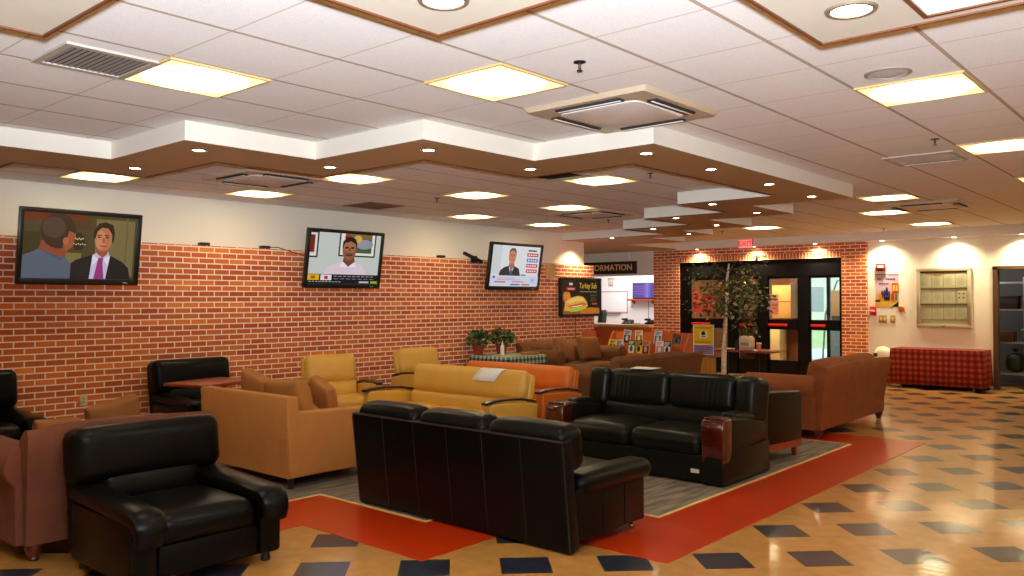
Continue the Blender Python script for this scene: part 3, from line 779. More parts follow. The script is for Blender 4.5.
# ---- black leather sofa with wooden arm fronts
def wood_arm_sofa(label, loc, rz, hw=.97):
    t = thing('wood_arm_sofa', label, 'sofa', loc, rz)
    W = hw
    MB().rbox(-W + .1, W - .1, -.40, .48, .012, .25, .02).build('base', LEATHG, t)
    for k in range(2):
        x0 = -W + .22 + k * (W - .22); x1 = x0 + (W - .22)
        MB().cush(x0 + .002, x1 - .002, -.43, .28, .23, .425, .08, (0, .01, .03), 0, None, 9).build('seat_cushion', LEATHG, t)
    Mb = Matrix.Translation((0, .36, .3)) @ Matrix.Rotation(math.radians(-10), 4, 'X')
    MB().cush(-W + .2, W - .2, -.12, .04, .0, .27, .07, (0, .03, 0), 0, Mb, 9).build('lumbar_cushion', LEATHG, t)
    MB().rbox(-W + .02, W - .02, .40, .52, .04, .66, .03).build('back_panel', LEATHG, t)
    segs = [(-W, -W + .26, 10), (-W + .26, 0, 0), (0, W - .26, 0), (W - .26, W, -10)]
    for (x0, x1, a) in segs:
        xc = (x0 + x1) / 2
        Mt = Mb @ Matrix.Translation((xc, -.02 if a else 0, 0)) @ Matrix.Rotation(math.radians(a), 4, 'Z') @ Matrix.Translation((-xc, 0, 0))
        nm = 'wing_cushion' if a else 'back_cushion'
        c = MB().cush(x0 + .003, x1 - .003, -.14, .12, .215 if not a else .17, .58 if not a else .575, .075, (.0, .012, .006), 0, Mt, 9)
        co_ = c.build(nm, LEATHG, t)
        if not a:
            s = MB(); q0 = x0 + .12 if x0 < -.1 else x1 - .3
            for i in range(4):
                x = q0 + i * .05; s.tube([Mt @ Vector((x, -.165, .30)), Mt @ Vector((x, -.172, .40)), Mt @ Vector((x, -.15, .5))], .004, 6)
            s.build('pleats', SEAM, co_)
    for s in (-1, 1):
        x0, x1 = (W - .22, W) if s > 0 else (-W, -W + .22)
        # leather side below, wooden scroll block above and in front
        side = MB().rbox(x0 + .02, x1 - .005, -.425, .51, .008, .30, .02); so = side.build('arm', LEATHG, t)
        prof = [(-.42, .20), (-.43, .3), (-.435, .46), (-.43, .53), (-.40, .565), (-.35, .578), (-.27, .577), (-.262, .56), (-.27, .3), (-.3, .22), (-.33, .2)]
        MB().prism([(-.275, .24), (-.275, .565), (-.15, .57), (.05, .555), (.25, .52), (.40, .49), (.44, .44), (.44, .30), (.15, .29)], x0 + .012, x1 - .008, 'x', 0, None, .035).build('arm_side', LEATHG, so)
        MB().prism(prof, x0 + .004, x1 - .0, 'x', 0, None, .018).build('wooden_arm', REDWOOD, so)
        g = MB()
        for k in range(3): g.rbox(x0 + .02, x1 - .02, -.40 + k * .06, -.375 + k * .06, .568 + (0 if k else -.006), .584, .006)
        g.build('arm_slat', REDWOOD, so)
        c = MB().cush(x0 + .03, x1 - .03, -.2, .3, .5, .585, .04, (0, 0, .02), 0, Matrix.Rotation(math.radians(-6), 4, 'X'), 7)
        c.build('arm_pad', LEATHG, so)
        for y in (-.36, .46): MB().rbox(s * (W - .1) - .03, s * (W - .1) + .03, y - .03, y + .03, 0, .05, .008).build('foot', BLACKP, t)
    MB().box(W - .31, W - .23, -.437, -.434, .10, .135).build('care_tag', PUREW, t)
    return t
WS = wood_arm_sofa('black leather sofa with glossy dark wood arms and paper on its back', (6.88, 4.24, .007), -90)

# ---- black chair behind with cherry wood base, facing the entrance
def back_chair():
    t = thing('leather_chair', 'black leather chair on a cherry wood frame behind the wood armed sofa', 'armchair', (7.94, 3.87, .007), 90)
    W, D = .5, .44
    MB().cush(-W + .13, W - .13, -D, .3, .22, .42, .06, (0, .01, .025)).build('seat_cushion', LEATHER, t)
    Mb = Matrix.Translation((0, .33, .2)) @ Matrix.Rotation(math.radians(-5), 4, 'X')
    MB().cush(-W + .06, W - .06, -.1, .08, .0, .62, .08, (0, .02, .01), 0, Mb).build('backrest', LEATHER, t)
    for s in (-1, 1):
        x0, x1 = (W - .14, W) if s > 0 else (-W, -W + .14)
        MB().prism([(-D, .16), (D - .05, .20), (D - .05, .71), (-D + .04, .665), (-D, .64)], x0, x1, 'x', 0, None, .02).build('arm', LEATHER, t)
        fr = MB().prism([(-D, .10), (-D, .165), (D - .05, .205), (D - .05, .14)], x0 + .005, x1 - .005, 'x')
        fr.build('side_rail', CHERRY, t)
        for y in (-D + .035, D - .1):
            MB().add([(s * (W - .07) + a * (.026 if z else .02), y + b * (.028 if z else .022), z) for z in (0, .14) for a, b in ((-1, -1), (1, -1), (1, 1), (-1, 1))],
                     [(0, 3, 2, 1), (4, 5, 6, 7), (0, 1, 5, 4), (1, 2, 6, 5), (2, 3, 7, 6), (3, 0, 4, 7)], 0, False).build('leg', CHERRY, t)
    return t
back_chair()

# ---- brown suede rolled-arm sofas
def suede_sofa(label, loc, rz, W, D=.95, group=None, seats=2, H=.79, bch=.36):
    t = thing('suede_sofa', label, 'sofa', loc, rz, group)
    h = W / 2; d = D / 2; AZ = H - .22
    MB().rbox(-h + .1, h - .1, -d + .03, d - .1, .1, .3, .02).build('base', SUEDE, t)
    # flared back with a slightly domed top
    n = 12; prof = [(d - .07, .1), (d - .06, .3), (d - .01, .62), (d + .02, H - .02), (d - .0, H + .015), (d - .05, H + .01), (d - .14, H - .06), (d - .2, .55), (d - .24, .3), (d - .24, .1)]
    V = []; F = []; k = len(prof)
    for i in range(n + 1):
        u = -1 + 2 * i / n
        for (y, z) in prof:
            zz = z + (.02 * (1 - u * u) if z > .6 else 0); fl2 = 1 + .035 * max(0, z - .3) / .5
            V.append((u * (h - .06) * fl2, y, zz))
    for i in range(n):
        for q in range(k): F.append((i * k + q, i * k + (q + 1) % k, (i + 1) * k + (q + 1) % k, (i + 1) * k + q))
    F.append(list(range(k))); F.append([n * k + q for q in range(k)][::-1])
    b = bmesh.new(); vs = [b.verts.new(p) for p in V]
    for f in F: b.faces.new([vs[i] for i in f])
    bmesh.ops.recalc_face_normals(b, faces=b.faces)
    MB().bm(b).build('backrest', SUEDE, t)
    w = (W - .44) / seats
    for i in range(seats):
        x0 = -h + .22 + i * w
        MB().cush(x0 + .003, x0 + w - .003, -d - .01, d - .22, .29, .47, .06, (0, .015, .03), 0, None, 7).build('seat_cushion', SUEDE, t)
        Mc = Matrix.Translation((0, d - .24, .44)) @ Matrix.Rotation(math.radians(-10), 4, 'X')
        MB().cush(x0 + .003, x0 + w - .003, -.12, .06, .0, bch, .07, (0, .04, .015), 0, Mc, 7).build('back_cushion', SUEDE, t)
    for s in (-1, 1):
        xo = s * (h - .1)
        prof = [(xo - .08, .1), (xo + .07, .1), (xo + .075, .42)]
        cx = xo + s * .015
        roll_ = [(cx + .135 * math.cos(a), AZ + .13 * math.sin(a)) for a in [math.radians(-50 + 280 * i / 14) for i in range(15)]]
        if s < 0:
            roll_ = [(2 * cx - p[0], p[1]) for p in roll_][::-1]
        P = [(xo - s * .08, .1), (xo + s * .08, .1), (xo + s * .085, AZ - .12)] + (roll_ if s > 0 else roll_[::-1]) + [(xo - s * .08, AZ - .1)]
        arm = MB().prism(P, -d + .0, d - .12, 'y', 0, None, .015).build('arm', SUEDE, t)
        MB().lathe([(.001, 0), (.095, 0), (.105, .006), (.095, .012), (.03, .018), (.0, .018)], 20, 0, Matrix.Translation((cx, -d + .005, AZ)) @ Matrix.Rotation(PI / 2, 4, 'X')).build('scroll_panel', SUEDE, arm)
        for y in (-d + .09, d - .12):
            MB().lathe([(.03, 0), (.035, .01), (.03, .025), (.042, .045), (.05, .075), (.052, .105)], 16, 0, None, (s * (h - .12), y, 0)).build('bun_foot', BUN, t)
    return t
SUEDE_RIGHT = SUEDE
SUEDE = mat('mauve_brown_suede', srgb(120, 68, 48), .95, noise=.25, nscale=7, bump=.15, bscale=90)
SL_ = suede_sofa('brown suede chair and a half on bun feet at the left edge, turned away', (2.43, 5.99, .007), 180, 1.27, .98, None, 1, .80)
SUEDE = SUEDE_RIGHT
SR_ = suede_sofa('brown suede rolled arm sofa at right beside the red border, back to the camera', (10.57, 4.0, .007), 180, 2.36, .98, None, 2, .81, .44)
SUEDE = mat('olive_brown_suede', srgb(118, 72, 34), .95, noise=.25, nscale=7, bump=.15, bscale=90)
SM_ = suede_sofa('brown suede sofa in front of the magazine rack, turned away', (10.45, 6.72, .007), 180, 2.35, .98, None, 2, .77)
SW_ = suede_sofa('brown suede sofa against the brick wall below the menu screen', (11.85, 8.95, .007), 0, 2.0, .95, None, 2, .84)

# ---- loose pillows
def pillow(name, label, mt, loc, size, rot, group=None):
    def dent(w, p): return w
    m = MB().cush(-size[0] / 2, size[0] / 2, -size[2] / 2, size[2] / 2, -size[1] / 2, size[1] / 2, size[2] * .36, (-.02, size[2] * .3, -.02), 0, None, 9)
    o = m.build(name, mt); tag(o, label, 'pillow', loc, 0, group)
    o.rotation_euler = tuple(math.radians(a) for a in rot); return o
def on_seat(name, label, mt, seat, lx, ly, zb, size, lean=-12, roll=0, yaw_=0):
    (x, y, z), rz = seat; M = Matrix.Rotation(math.radians(rz), 4, 'Z')
    p = Vector((x, y, z)) + M @ Vector((lx, ly, zb + size[1] / 2)); pillow(name, label, mt, p, size, (lean, roll, rz + yaw_))
Lc = ((2.43, 5.99, .007), 180); Rc = ((10.57, 4.0, .007), 180); Wc = ((11.85, 8.95, .007), 0); Tc = ((4.5, 6.70, .007), 90)
on_seat('throw_pillow', 'brown suede pillow with a raised corner behind the foreground black armchair', SUEDEP, Lc, -.18, -.12, .58, (.38, .31, .09), -11, 12)
on_seat('throw_pillow', 'brown suede pillow on the left side of the left suede chair', SUEDEP, Lc, .22, -.09, .512, (.31, .29, .10), -12, -2)
on_seat('throw_pillow', 'large brown pillow on the wall sofa just left of the orange counter', SUEDEP, Wc, .42, -.07, .51, (.56, .42, .13), -14, 2)
on_seat('throw_pillow', 'brown pillow slumped on the wall sofa beside the plaid plant table', SUEDEP, Wc, -.36, -.09, .54, (.5, .36, .13), -16, 12)

# ---- tan loveseat seen from behind
def loveseat():
    t = thing('tan_loveseat', 'tan fabric loveseat with loose pillows, seen from its back corner', 'loveseat', (4.5, 6.70, .007), 90)
    W, D = .72, .5
    MB().rbox(-W + .05, W - .05, -D + .02, D - .1, .1, .32, .02).build('base', TAN, t)
    MB().prism([(D, .1), (D + .005, .3), (D + .03, .765), (D + .015, .785), (D - .08, .785), (D - .16, .3), (D - .16, .1)], -W + .002, W - .002, 'x', 0, None, .014).build('backrest', TAN, t)
    for s in (-1, 1):
        x0, x1 = (W - .16, W) if s > 0 else (-W, -W + .16)
        MB().prism([(D + .001, .1), (-D, .1), (-D, .60), (-D + .03, .625), (D - .2, .645), (D - .03, .665), (D + .02, .665)], x0, x1, 'x', 0, None, .018).build('arm', TAN, t)
        for y in (-D + .06, D - .06): MB().lathe([(.02, 0), (.032, .1)], 10, 0, None, (s * (W - .08), y, 0)).build('leg', DARKWOOD, t)
    for k in (0, 1):
        x0 = -W + .16 + k * (W - .16)
        MB().cush(x0 + .003, x0 + W - .163, -D - .01, D - .16, .31, .47, .06, (0, .012, .03), 0, None, 7).build('seat_cushion', TAN, t)
    return t
loveseat()
on_seat('loose_pillow', 'tan back pillow at the far end of the tan loveseat', TANP, Tc, .32, .16, .54, (.42, .38, .12), -13, -14)
on_seat('loose_pillow', 'tan back pillow at the near corner of the tan loveseat', TANP, Tc, -.2, .15, .51, (.54, .38, .13), -13, 4)
on_seat('loose_pillow', 'tan pillow leaning against the near arm of the tan loveseat', TANP, Tc, -.22, -.21, .55, (.42, .30, .10), -14, -14, -12)

# ---- mustard and orange leather seats with dark arm caps
def cap_seat(kind, label, loc, rz, W, mt, cat, seats=1, group=None, D=.82, H=.9):
    t = thing(kind, label, cat, loc, rz, group)
    h = W / 2; d = D / 2
    MB().rbox(-h + .09, h - .09, -d + .04, d - .05, .12, .32, .02).build('base', mt, t)
    w = (W - .2) / seats
    for i in range(seats):
        x0 = -h + .1 + i * w
        MB().cush(x0 + .002, x0 + w - .002, -d - .02, d - .14, .3, .45, .055, (0, .01, .025), 0, None, 7).build('seat_cushion', mt, t)
    Mb = Matrix.Translation((0, d - .1, .32)) @ Matrix.Rotation(math.radians(-11), 4, 'X')
    hh = (H - .32) / math.cos(math.radians(11))
    o = MB().rbox(-h + .1, h - .1, -.02, .075, -.1, hh - .03, .03, 0, Mb, 3).build('back_shell', mt, t)
    n = max(1, seats)
    MB().cush(-h + .115, h - .115, -.11, .05, hh * .44, hh, .075, (0, .025, .006), 0, Mb, 9).build('head_pad', mt, t)
    MB().cush(-h + .115, h - .115, -.095, .03, .05, hh * .47, .05, (0, .02, 0), 0, Mb, 9).build('back_pad', mt, t)
    for s in (-1, 1):
        x0, x1 = (h - .11, h) if s > 0 else (-h, -h + .11)
        a = MB().prism([(-d, .05), (d - .06, .05), (d - .03, .545), (.1, .585), (-.15, .60), (-d + .02, .60), (-d, .58)], x0, x1, 'x', 0, None, .02).build('arm', mt, t)
        P = [(-d - .03, .596), (-d + .06, .612), (-.15, .616), (.1, .603), (d - .1, .572), (d - .04, .556)]
        V = [(p[0], p[1]) for p in P] + [(p[0], p[1] + .026) for p in P[::-1]]
        MB().prism(V, x0 + .012, x1 - .012, 'x', 0, None, .008).build('arm_cap', DARKWOOD, a)
        for y in (-d + .08, d - .12): MB().lathe([(.022, 0), (.03, .06)], 10, 0, None, (s * (h - .07), y, 0)).build('foot', DARKWOOD, t)
    return t
cap_seat('mustard_armchair', 'mustard leather armchair by the brick wall behind the tan loveseat', (6.13, 8.16, .007), -20, .88, MUST, 'armchair', 1, None, .74, .92)
cap_seat('mustard_armchair', 'mustard leather armchair by the brick wall, half behind the mustard sofa', (7.88, 8.36, .007), -4, .92, MUST, 'armchair', 1, None, .74, .92)
cap_seat('mustard_sofa', 'long mustard leather sofa with dark arm caps and a paper on its back', (6.15, 6.29, .007), -90, 1.92, MUST, 'sofa', 3, None, .74, .865)
cap_seat('orange_sofa', 'orange leather sofa behind the mustard sofa', (7.21, 6.5, .007), -90, 1.9, ORNG, 'sofa', 3, None, .74, .83)

# ---- sheets of paper left on the sofas
PAP = mat('white_paper', srgb(236, 232, 226), .7)
def sheet(name, label, pts, rows):  # quad patch through given rows of points
    m = MB(); V = []; F = []; c = len(rows[0])
    for r in rows: V += r
    n = len(rows)
    for i in range(n - 1):
        for j in range(c - 1): F.append((i * c + j, i * c + j + 1, (i + 1) * c + j + 1, (i + 1) * c + j))
    m.add(V, F, 0, True); o = m.build(name, PAP)
    s = o.modifiers.new('thickness', 'SOLIDIFY'); s.thickness = .0008; s.offset = 1
    tag(o, label, 'paper'); return o
# papers lying on the sofas
def lerp(a, b, t): return tuple(a[i] + (b[i] - a[i]) * t for i in range(3))
# ------------------------------------------------------------------ televisions
def tv(label, x, wdt, hgt, draw, rx=9, y=9.235, z=2.175):
    t = thing('television', label, 'television', (x, y, z), 0, None, math.radians(rx))
    w, h = wdt, hgt
    b = MB(); bz = .05
    for (a, c, d, e) in ((-w / 2, w / 2, h / 2 - .045, h / 2), (-w / 2, w / 2, -h / 2, -h / 2 + .065), (-w / 2, -w / 2 + .045, -h / 2 + .02, h / 2 - .02), (w / 2 - .045, w / 2, -h / 2 + .02, h / 2 - .02)):
        b.rbox(a, c, -.035, .02, d, e, .008)
    b.rbox(-w / 2 + .01, w / 2 - .01, -.005, .045, -h / 2 + .01, h / 2 - .01, .012)
    b.rbox(-w / 2 + .2, w / 2 - .2, .04, .085, -h / 2 + .12, h / 2 - .15, .02)
    hs = b.build('housing', BLACKP, t)
    MB().box(w * .36, w * .40, -.0365, -.0352, -h / 2 + .022, -h / 2 + .034).build('logo_badge', mat('badge', (.5, .5, .5), .3), hs)
    p = Pic(w - .09, h - .11, .85, -.0062); draw(p); s = p.build('screen', t); 
    for v in s.data.vertices: v.co.z += .01
    m = MB(); Ri = Matrix.Rotation(-math.radians(rx), 4, 'X')
    wallY = 9.53 - y
    m.rbox(-.12, .12, wallY - .022, wallY - .004, -.14, .14, .004, 0, Ri); m.tube([Ri @ Vector((0, wallY - .02, 0)), Ri @ Vector((-.1, wallY * .65, .0)), Vector((0, .08, 0))], .022, 8)
    m.rbox(-.1, .1, .083, .1, -.1, .1, .004)
    m.build('wall_bracket', DKM, t)
    return t
DKM = mat('dark_bracket', (.03, .03, .03), .4, .5)
def draw1(p):
    p.rect(0, 0, 1, 1, (74, 64, 38)); p.rect(0, 0, .55, .12, (104, 46, 22)); p.rect(.3, .1, .58, .22, (78, 54, 26)); p.rect(.62, .05, .98, .95, (118, 106, 64)); p.rect(.9, 0, .915, .8, (104, 92, 52)); p.rect(0, .3, .14, .62, (60, 52, 28))
    p.rect(.36, .6, .5, .85, (120, 110, 60)); p.ell(.47, .42, .06, .14, (52, 40, 20))
    for k in range(5): p.ell(.44 + k * .017, .37 + (k % 2) * .015, .007, .012, (220, 200, 150))
    for k in range(6): p.ell(.43 + k * .019, .455 + (k % 2) * .01, .006, .01, (224, 206, 160))
    # man at the right, dark suit
    p.poly([(.38, 1), (.40, .78), (.46, .70), (.60, .62), (.76, .62), (.88, .72), (.94, .82), (.96, 1)], (26, 26, 28))
    p.poly([(.58, 1), (.6, .62), (.66, .56), (.74, .56), (.76, .64), (.73, 1)], (198, 186, 214)); p.poly([(.655, .66), (.70, .66), (.695, .74), (.715, 1), (.62, 1)], (150, 50, 118)); p.poly([(.6, .62), (.655, .68), (.60, .8)], (226, 218, 236)); p.poly([(.76, .62), (.70, .68), (.745, .8)], (226, 218, 236))
    p.poly([(.635, .48), (.73, .48), (.735, .6), (.69, .66), (.64, .6)], (150, 84, 54))
    p.ell(.69, .36, .082, .2, (186, 112, 76)); p.ell(.665, .38, .045, .15, (204, 132, 94))
    p.poly([(.60, .36), (.605, .22), (.64, .12), (.70, .09), (.77, .13), (.79, .25), (.785, .40), (.77, .42), (.765, .28), (.73, .19), (.67, .18), (.63, .24), (.615, .36)], (44, 26, 18))
    for u in (.65, .72): p.ell(u, .335, .018, .012, (60, 34, 24)); p.rect(u - .024, .295, u + .024, .31, (60, 34, 24))
    p.poly([(.683, .34), (.697, .34), (.705, .42), (.676, .42)], (160, 90, 60)); p.ell(.69, .475, .03, .01, (126, 52, 42))
    # man at the left, seen from behind
    p.poly([(0, 1), (0, .66), (.08, .6), (.13, .55), (.26, .58), (.36, .68), (.41, .78), (.41, 1)], (84, 94, 110)); p.poly([(.13, .55), (.26, .58), (.34, .68), (.33, .73), (.2, .62)], (74, 84, 102))
    p.poly([(.15, .42), (.34, .44), (.38, .58), (.33, .68), (.13, .55)], (140, 70, 44))
    p.ell(.29, .27, .15, .27, (58, 40, 30)); p.ell(.25, .22, .1, .16, (80, 60, 48)); p.poly([(.38, .26), (.44, .3), (.42, .5), (.36, .58), (.33, .5), (.36, .4)], (156, 84, 52)); p.ell(.355, .42, .025, .06, (178, 98, 64))
def draw2(p):
    p.rect(0, 0, 1, 1, (196, 202, 196))
    p.rect(0, 0, .12, .5, (24, 20, 20)); p.rect(0, .02, .1, .47, (220, 220, 214)); p.rect(0, .06, .07, .4, (120, 30, 32))
    p.rect(.4, .0, .93, .46, (20, 20, 20)); p.rect(.42, .0, .91, .43, (226, 226, 222)); p.rect(.48, .0, .87, .38, (62, 92, 44)); p.rect(.48, .0, .87, .1, (116, 100, 60)); p.ell(.76, .2, .13, .1, (148, 146, 160)); p.ell(.66, .1, .06, .08, (214, 170, 70)); p.ell(.52, .07, .05, .05, (160, 40, 40))
    p.poly([(.2, .95), (.24, .72), (.34, .62), (.48, .56), (.62, .56), (.74, .62), (.82, .76), (.84, .95)], (222, 202, 214)); p.poly([(.48, .56), (.545, .68), (.42, .66)], (240, 226, 234)); p.poly([(.62, .56), (.56, .68), (.67, .66)], (240, 226, 234))
    p.poly([(.48, .42), (.62, .42), (.64, .56), (.55, .66), (.47, .56)], (112, 66, 46))
    p.ell(.55, .31, .1, .23, (142, 88, 62)); p.ell(.55, .24, .09, .14, (164, 108, 78))
    p.poly([(.445, .3), (.45, .16), (.50, .07), (.57, .06), (.63, .1), (.655, .2), (.65, .32), (.63, .2), (.56, .15), (.48, .19)], (34, 24, 20))
    for u in (.51, .59): p.ell(u, .28, .026, .022, (38, 24, 20))
    p.poly([(.54, .28), (.56, .28), (.572, .36), (.53, .36)], (124, 74, 52)); p.ell(.55, .42, .05, .028, (70, 40, 32)); p.ell(.55, .415, .028, .01, (150, 80, 70))
    p.rect(0, .82, 1, 1, (14, 14, 18)); p.rect(0, .83, .16, .94, (226, 176, 30)); p.rect(.05, .855, .11, .915, (170, 96, 16)); p.rect(.18, .83, .33, .94, (226, 220, 222)); p.rect(.23, .855, .28, .92, (196, 40, 50))
    for k in range(9): p.rect(.36 + k * .065, .85, .36 + k * .065 + .045, .865, (150, 156, 170))
    for k in range(7): p.rect(.36 + k * .085, .9, .36 + k * .085 + .06, .915, (120, 126, 150))
    for k in range(10): p.rect(.02 + k * .045, .96, .02 + k * .045 + .03, .975, (170, 170, 176))
    p.rect(.72, .95, .86, .985, (190, 192, 200)); p.rect(.89, .945, .99, .99, (126, 190, 50))
def draw3(p):
    p.rect(0, 0, 1, 1, (222, 226, 228)); p.rect(0, 0, .2, .7, (206, 212, 214))
    p.poly([(.18, .74), (.2, .62), (.27, .54), (.36, .5), (.48, .5), (.58, .56), (.62, .74)], (44, 46, 50)); p.poly([(.36, .5), (.42, .72), (.48, .5)], (210, 214, 226)); p.poly([(.405, .54), (.435, .54), (.445, .72), (.395, .72)], (70, 90, 140))
    p.poly([(.37, .4), (.47, .4), (.48, .52), (.42, .58), (.36, .52)], (176, 104, 80)); p.ell(.42, .26, .075, .2, (206, 128, 100)); p.poly([(.345, .24), (.35, .12), (.39, .06), (.46, .06), (.495, .13), (.497, .25), (.48, .15), (.42, .11), (.36, .15)], (96, 66, 52))
    for u in (.395, .45): p.ell(u, .23, .016, .012, (70, 40, 34))
    p.ell(.423, .36, .028, .008, (150, 70, 66)); p.rect(.416, .24, .43, .31, (188, 110, 84))
    p.rect(.74, .08, .92, .115, (40, 44, 52))
    for k, c in enumerate([(206, 40, 48), (60, 124, 206), (206, 40, 56), (206, 44, 52)]):
        v = .16 + k * .135; p.rect(.72, v, .96, v + .09, c)
        for q in range(4): p.rect(.745 + q * .05, v + .028, .78 + q * .05, v + .062, (238, 232, 236))
    p.rect(0, .74, 1, .98, (206, 214, 232)); p.rect(.62, .70, .72, .73, (90, 94, 104)); p.ell(.08, .78, .03, .03, (70, 110, 200)); p.rect(.15, .79, .5, .81, (226, 150, 160)); p.rect(.15, .83, .62, .85, (170, 180, 190)); p.rect(.1, .88, .32, .91, (206, 60, 76)); p.rect(.45, .87, .7, .90, (230, 130, 146)); p.rect(.42, .94, .62, .975, (90, 110, 190)); p.rect(.66, .94, .82, .975, (190, 90, 110)); p.rect(.82, .78, .95, .92, (196, 206, 230)); p.rect(.86, .81, .9, .87, (150, 160, 200))
tv('left wall television showing two men talking, one in a purple tie', 3.595, 1.235, .79, draw1)
tv('middle wall television showing a man in a pale pink shirt', 7.05, 1.287, .80, draw2)
tv('right wall television showing a man beside red and blue boxes', 10.63, 1.34, .80, draw3)

# menu screen at the end of the brick wall
t = thing('menu_screen', 'black framed menu screen with a Turkey Sub sandwich at the wall end', 'menu screen', (12.82, 9.455, 1.66), 0)
b = MB()
for (a, c, d, e) in ((-.64, .64, .33, .37), (-.64, .64, -.37, -.32), (-.64, -.595, -.36, .36), (.595, .64, -.36, .36)): b.rbox(a, c, -.03, .02, d, e, .008)
b.rbox(-.63, .63, .0, .07, -.36, .36, .01); b.build('housing', BLACKP, t)
p = Pic(1.19, .65, .8, -.002)
p.rect(0, 0, 1, 1, (20, 20, 15)); p.rect(0, .82, 1, 1, (150, 84, 20)); p.ell(.75, .93, .3, .12, (196, 112, 30))
p.ell(.1, .5, .09, .16, (196, 110, 26)); p.ell(.16, .48, .05, .13, (222, 132, 34)); p.ell(.07, .46, .03, .1, (226, 140, 50))
p.poly([(.05, .9), (.07, .62), (.22, .52), (.42, .46), (.56, .5), (.64, .62), (.68, .76), (.6, .84), (.4, .92)], (222, 164, 66)); p.poly([(.1, .64), (.24, .54), (.42, .49), (.54, .53), (.6, .62), (.4, .62), (.2, .7)], (236, 192, 100))
p.poly([(.1, .76), (.3, .72), (.55, .66), (.66, .72), (.5, .78), (.25, .82)], (206, 84, 34)); p.poly([(.14, .86), (.34, .8), (.56, .76), (.6, .82), (.4, .92), (.2, .93)], (168, 186, 60)); p.poly([(.2, .78), (.4, .75), (.56, .72), (.5, .76), (.3, .8)], (240, 222, 160))
p.text('Turkey Sub', .68, .17, .15, (226, 178, 30), shear=.15, sx=.82); p.rect(.46, .33, .93, .35, (160, 130, 40)); p.rect(.1, .21, .34, .31, (158, 24, 20)); p.rect(.13, .24, .31, .28, (220, 150, 130)); p.ell(.22, .12, .05, .04, (200, 200, 190))
for k in range(4): p.rect(.74, .44 + k * .055, .93 - (k % 2) * .05, .46 + k * .055, (90, 78, 40))
p.rect(.78, .68, .92, .72, (200, 60, 30)); p.build('screen', t)
MB().rbox(-.1, .1, .066, .072, -.1, .1, .002).build('wall_bracket', DKM, t)
tag(MB().tube([(12.72, 9.522, 1.29), (12.72, 9.522, .9), (12.725, 9.522, .62)], .008, 6).build('cable_conduit', mat('brown_conduit', srgb(120, 48, 24), .5)), 'thin cable conduit running down the bricks below the menu screen', 'cable')

# small things on the brick wall
def box_on_wall(name, label, cat, x, z, w, h, d, m, face=None, first=None):
    t = thing(name, label, cat, (x, 9.53, z))
    MB().rbox(-w / 2, w / 2, -d, 0, -h / 2, h / 2, .004).build('housing', m, t)
    if face: face(t, d)
    return t
IV = mat('ivory_plastic', srgb(222, 204, 160), .45)
def out_face(t, d):
    m = MB()
    for zz in (-.022, .022):
        m.lathe([(.001, 0), (.016, 0), (.017, -.001)], 14, 0, Matrix.Translation((0, -d - .001, zz)) @ Matrix.Rotation(PI / 2, 4, 'X'))
    m.build('socket', mat('socket', srgb(196, 176, 128), .5), t)
box_on_wall('wall_outlet', 'ivory wall outlet low on the bricks behind the left suede chair', 'outlet', 3.74, .52, .08, .125, .008, IV, out_face)
def lens(t, d):
    MB().lathe([(.001, -.002), (.008, -.001), (.01, 0)], 12, 0, Matrix.Translation((0, -d, 0)) @ Matrix.Rotation(PI / 2, 4, 'X')).build('lens', CHROME, t)
def on_ledge(x, lab):
    t = thing('cable_box', lab, 'cable box', (x, 9.585, 2.286))
    MB().rbox(-.06, .06, -.05, .04, 0, .04, .006).build('housing', BLACKP, t); MB().box(-.05, .05, -.052, -.05, .01, .03).build('front', DKM, t); return t
on_ledge(5.17, 'small black box on the brick ledge right of the left television')
on_ledge(9.22, 'small black box on the brick ledge between middle and right televisions')
on_ledge(6.02, 'small black box on the brick ledge left of the middle television')
tag(MB().tube([(6.08, 9.57, 2.305), (6.2, 9.56, 2.315), (6.32, 9.54, 2.28), (6.42, 9.5, 2.25), (6.5, 9.35, 2.2)], .006, 6).build('video_cable', BLACKP), 'black cable drooping to the middle television', 'cable')
t = thing('tv_mount_arm', 'black mount arm sticking out left of the right television', 'mount arm', (9.9, 9.53, 2.28))
MB().rbox(-.3, .15, -.1, -.05, -.02, .03, .006, 0, Matrix.Rotation(math.radians(18), 4, 'Y')).build('rail', DKM, t); MB().rbox(-.05, .05, -.06, 0, -.06, .06, .004).build('wall_plate', DKM, t)
box_on_wall('alarm_panel', 'beige wall box on the bricks right of the right television', 'control box', 11.93, 2.14, .2, .27, .06, mat('beige_box', srgb(206, 160, 104), .5), lambda t, d: (lens(t, d), MB().box(-.09, .09, -.003, 0, -.12, .12).build('mount_plate', GREYP, t)))

# ------------------------------------------------------------------ small wooden table before the wall chair
t = thing('pedestal_table', 'small cherry wood pedestal table in front of the black wall armchair', 'table', (4.46, 8.1, .007), 14)
MB().rbox(-.38, .38, -.28, .28, .725, .76, .012).build('table_top', CHERRY, t)
m = MB().tube([(0, 0, .03), (0, 0, .72)], .035, 12); m.rbox(-.2, .2, -.15, .15, .71, .726, .004)
m.build('column', BLACKM, t); MB().rbox(-.26, .26, -.03, .03, 0, .035, .01).rbox(-.03, .03, -.24, .24, 0, .035, .01).build('base', BLACKM, t)

